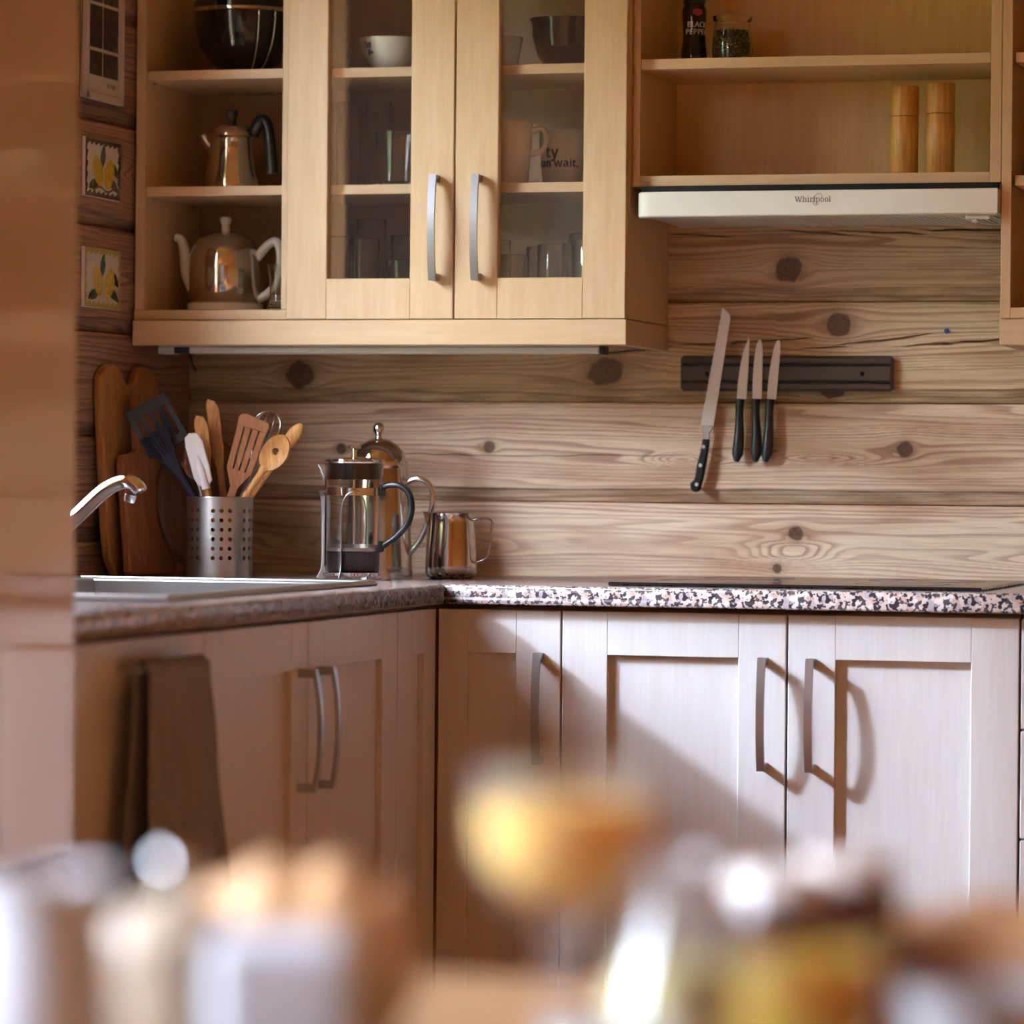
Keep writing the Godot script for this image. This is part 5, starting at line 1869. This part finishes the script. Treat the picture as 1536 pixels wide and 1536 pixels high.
func build_table():
	var t = thing("dining_table", "light wooden dining table in the foreground, out of focus", "table", Vector3(1.15, 0, 4.2))
	panel_box(t, "tabletop", Vector3(0, 0.72, 0), Vector3(1.5, 0.75, 1.1), "table wood", 0.004)
	for q in [[0.05, 0.05], [1.38, 0.05], [0.05, 0.98], [1.38, 0.98]]:
		panel_box(t, "leg", Vector3(q[0], 0, q[1]), Vector3(q[0] + 0.07, 0.719, q[1] + 0.07), "table wood", 0.004)
	var y = 0.7503
	var st
	# stemmed glass of orange juice
	t = thing("juice_goblet", "stemmed glass of orange juice in the middle foreground, blurred", "glass", Vector3(1.908, y, 4.724))
	st = S()
	lathe(st, [Vector2(0, 0), Vector2(0.032, 0), Vector2(0.032, 0.002), Vector2(0.012, 0.005), Vector2(0.0075, 0.012), Vector2(0.0085, 0.086), Vector2(0.013, 0.095), Vector2(0.031, 0.107), Vector2(0.0435, 0.127), Vector2(0.0470, 0.148), Vector2(0.0435, 0.174), Vector2(0.0415, 0.174), Vector2(0.0450, 0.148), Vector2(0.0415, 0.128), Vector2(0.029, 0.1095), Vector2(0, 0.101)], 48)
	put(st, "glass", "table glass", t)
	st = S()
	lathe(st, [Vector2(0, 0.1025), Vector2(0.0285, 0.1105), Vector2(0.041, 0.129), Vector2(0.0443, 0.148), Vector2(0.0436, 0.156), Vector2(0, 0.156)], 40)
	put(st, "juice", "juice", t)
	# white jug, bottom left
	t = thing("white_jug", "tall white jug in the bottom left foreground, blurred", "jug", Vector3(1.690, y, 4.89))
	st = S()
	lathe(st, [Vector2(0, 0), Vector2(0.036, 0), Vector2(0.040, 0.004), Vector2(0.043, 0.04), Vector2(0.038, 0.09), Vector2(0.034, 0.115), Vector2(0.037, 0.128), Vector2(0.035, 0.128), Vector2(0.032, 0.115), Vector2(0.036, 0.09), Vector2(0.04, 0.04), Vector2(0, 0.006)], 40)
	put(st, "body", "table ceramic", t)
	st = S()
	tube(st, curve([Vector3(-0.033, 0.112, 0), Vector3(-0.058, 0.108, 0), Vector3(-0.064, 0.075, 0), Vector3(-0.040, 0.04, 0)], 6), 0.006, 10)
	put(st, "handle", "table ceramic", t)
	# sugar bowl with a bright metal knob
	t = thing("sugar_bowl", "beige lidded bowl with a bright metal knob in the left foreground", "bowl", Vector3(1.683, y, 4.684))
	st = S()
	lathe(st, [Vector2(0, 0), Vector2(0.030, 0), Vector2(0.040, 0.012), Vector2(0.046, 0.040), Vector2(0.042, 0.068), Vector2(0.0435, 0.071), Vector2(0.040, 0.078), Vector2(0.025, 0.090), Vector2(0.007, 0.096), Vector2(0.006, 0.102), Vector2(0, 0.102)], 40)
	put(st, "bowl", "stoneware", t)
	st = S()
	lathe(st, [Vector2(0.004, 0.100), Vector2(0.0085, 0.105), Vector2(0.0105, 0.1115), Vector2(0.0085, 0.118), Vector2(0.004, 0.121), Vector2(0, 0.1215)], 24)
	put(st, "knob", "chrome", t)
	# loaf and butter dish
	t = thing("bread_loaf", "round brown loaf of bread on the table at the left, blurred", "bread", Vector3(1.716, y, 4.565), 0.27)
	loaf(t, 0.135, 0.10, 0.105, "crust")
	t = thing("butter_dish", "white rectangular butter dish in front of the loaf, blurred", "butter dish", Vector3(1.772, y, 4.765), 0.27)
	panel_box(t, "base", Vector3(-0.052, 0, -0.035), Vector3(0.052, 0.010, 0.035), "table ceramic", 0.004)
	panel_box(t, "lid", Vector3(-0.036, 0.0102, -0.026), Vector3(0.036, 0.090, 0.026), "table ceramic", 0.008)
	# pale carafe
	t = thing("carafe", "small glass carafe of pale lemonade right of the goblet, blurred", "carafe", Vector3(1.942, y, 4.630))
	st = S()
	lathe(st, [Vector2(0, 0), Vector2(0.036, 0), Vector2(0.042, 0.006), Vector2(0.042, 0.03), Vector2(0.026, 0.075), Vector2(0.016, 0.10), Vector2(0.016, 0.115), Vector2(0.020, 0.122), Vector2(0.018, 0.122), Vector2(0.014, 0.115), Vector2(0.014, 0.10), Vector2(0.024, 0.075), Vector2(0.0395, 0.03), Vector2(0, 0.006)], 40)
	put(st, "glass", "table glass", t)
	st = S()
	lathe(st, [Vector2(0, 0.007), Vector2(0.037, 0.008), Vector2(0.0388, 0.03), Vector2(0.0265, 0.066), Vector2(0, 0.066)], 40)
	put(st, "lemonade", "pale juice", t)
	# jam jars
	var js = [[1.976, 4.52, "dark jam jar with a metal lid behind the carafe, blurred"], [1.995, 4.42, "second dark jam jar with a metal lid, further right and back, blurred"]]
	for q in js:
		t = thing("jam_jar", q[2], "jar", Vector3(q[0], y, q[1]), 0.0, "jam jars")
		st = S()
		lathe(st, [Vector2(0, 0), Vector2(0.027, 0), Vector2(0.030, 0.004), Vector2(0.030, 0.082), Vector2(0.026, 0.090), Vector2(0, 0.090)], 36)
		put(st, "jar", "jam", t)
		st = S()
		lathe(st, [Vector2(0.0265, 0.090), Vector2(0.0285, 0.091), Vector2(0.0285, 0.103), Vector2(0.027, 0.105), Vector2(0, 0.1055)], 36)
		put(st, "lid", "cream ceramic", t)
	# tumbler of juice
	t = tumbler("juice_tumbler", "tumbler of orange juice at the bottom right, blurred", Vector3(2.045, y, 4.785), 0.034, 0.040, 0.104, "")
	st = S()
	lathe(st, [Vector2(0, 0.0085), Vector2(0.0315, 0.009), Vector2(0.0368, 0.092), Vector2(0, 0.092)], 36)
	put(st, "juice", "juice", t)
	# right side: long loaf on a board, white bowl, cup
	t = thing("bread_board", "wooden bread board at the right of the table, blurred", "board", Vector3(2.10, y, 4.36), -0.05)
	panel_box(t, "board", Vector3(-0.16, 0, -0.07), Vector3(0.16, 0.018, 0.07), "oak board", 0.004)
	t = thing("long_loaf", "long golden loaf lying on the board at the right, blurred", "bread", Vector3(2.11, y + 0.0185, 4.37), -0.05)
	loaf(t, 0.27, 0.075, 0.058, "crust")
	t = thing("small_bowl", "small white bowl at the bottom right of the table, blurred", "bowl", Vector3(2.112, y, 4.66))
	st = S()
	lathe(st, [Vector2(0, 0), Vector2(0.022, 0), Vector2(0.036, 0.02), Vector2(0.044, 0.064), Vector2(0.042, 0.064), Vector2(0.033, 0.022), Vector2(0, 0.008)], 36)
	put(st, "bowl", "table ceramic", t)
	t = thing("cup", "small white cup at the bottom centre edge of the photo, blurred", "cup", Vector3(1.958, y, 4.835))
	st = S()
	lathe(st, [Vector2(0, 0), Vector2(0.020, 0), Vector2(0.026, 0.01), Vector2(0.030, 0.058), Vector2(0.028, 0.058), Vector2(0.024, 0.012), Vector2(0, 0.006)], 36)
	put(st, "cup", "table ceramic", t)
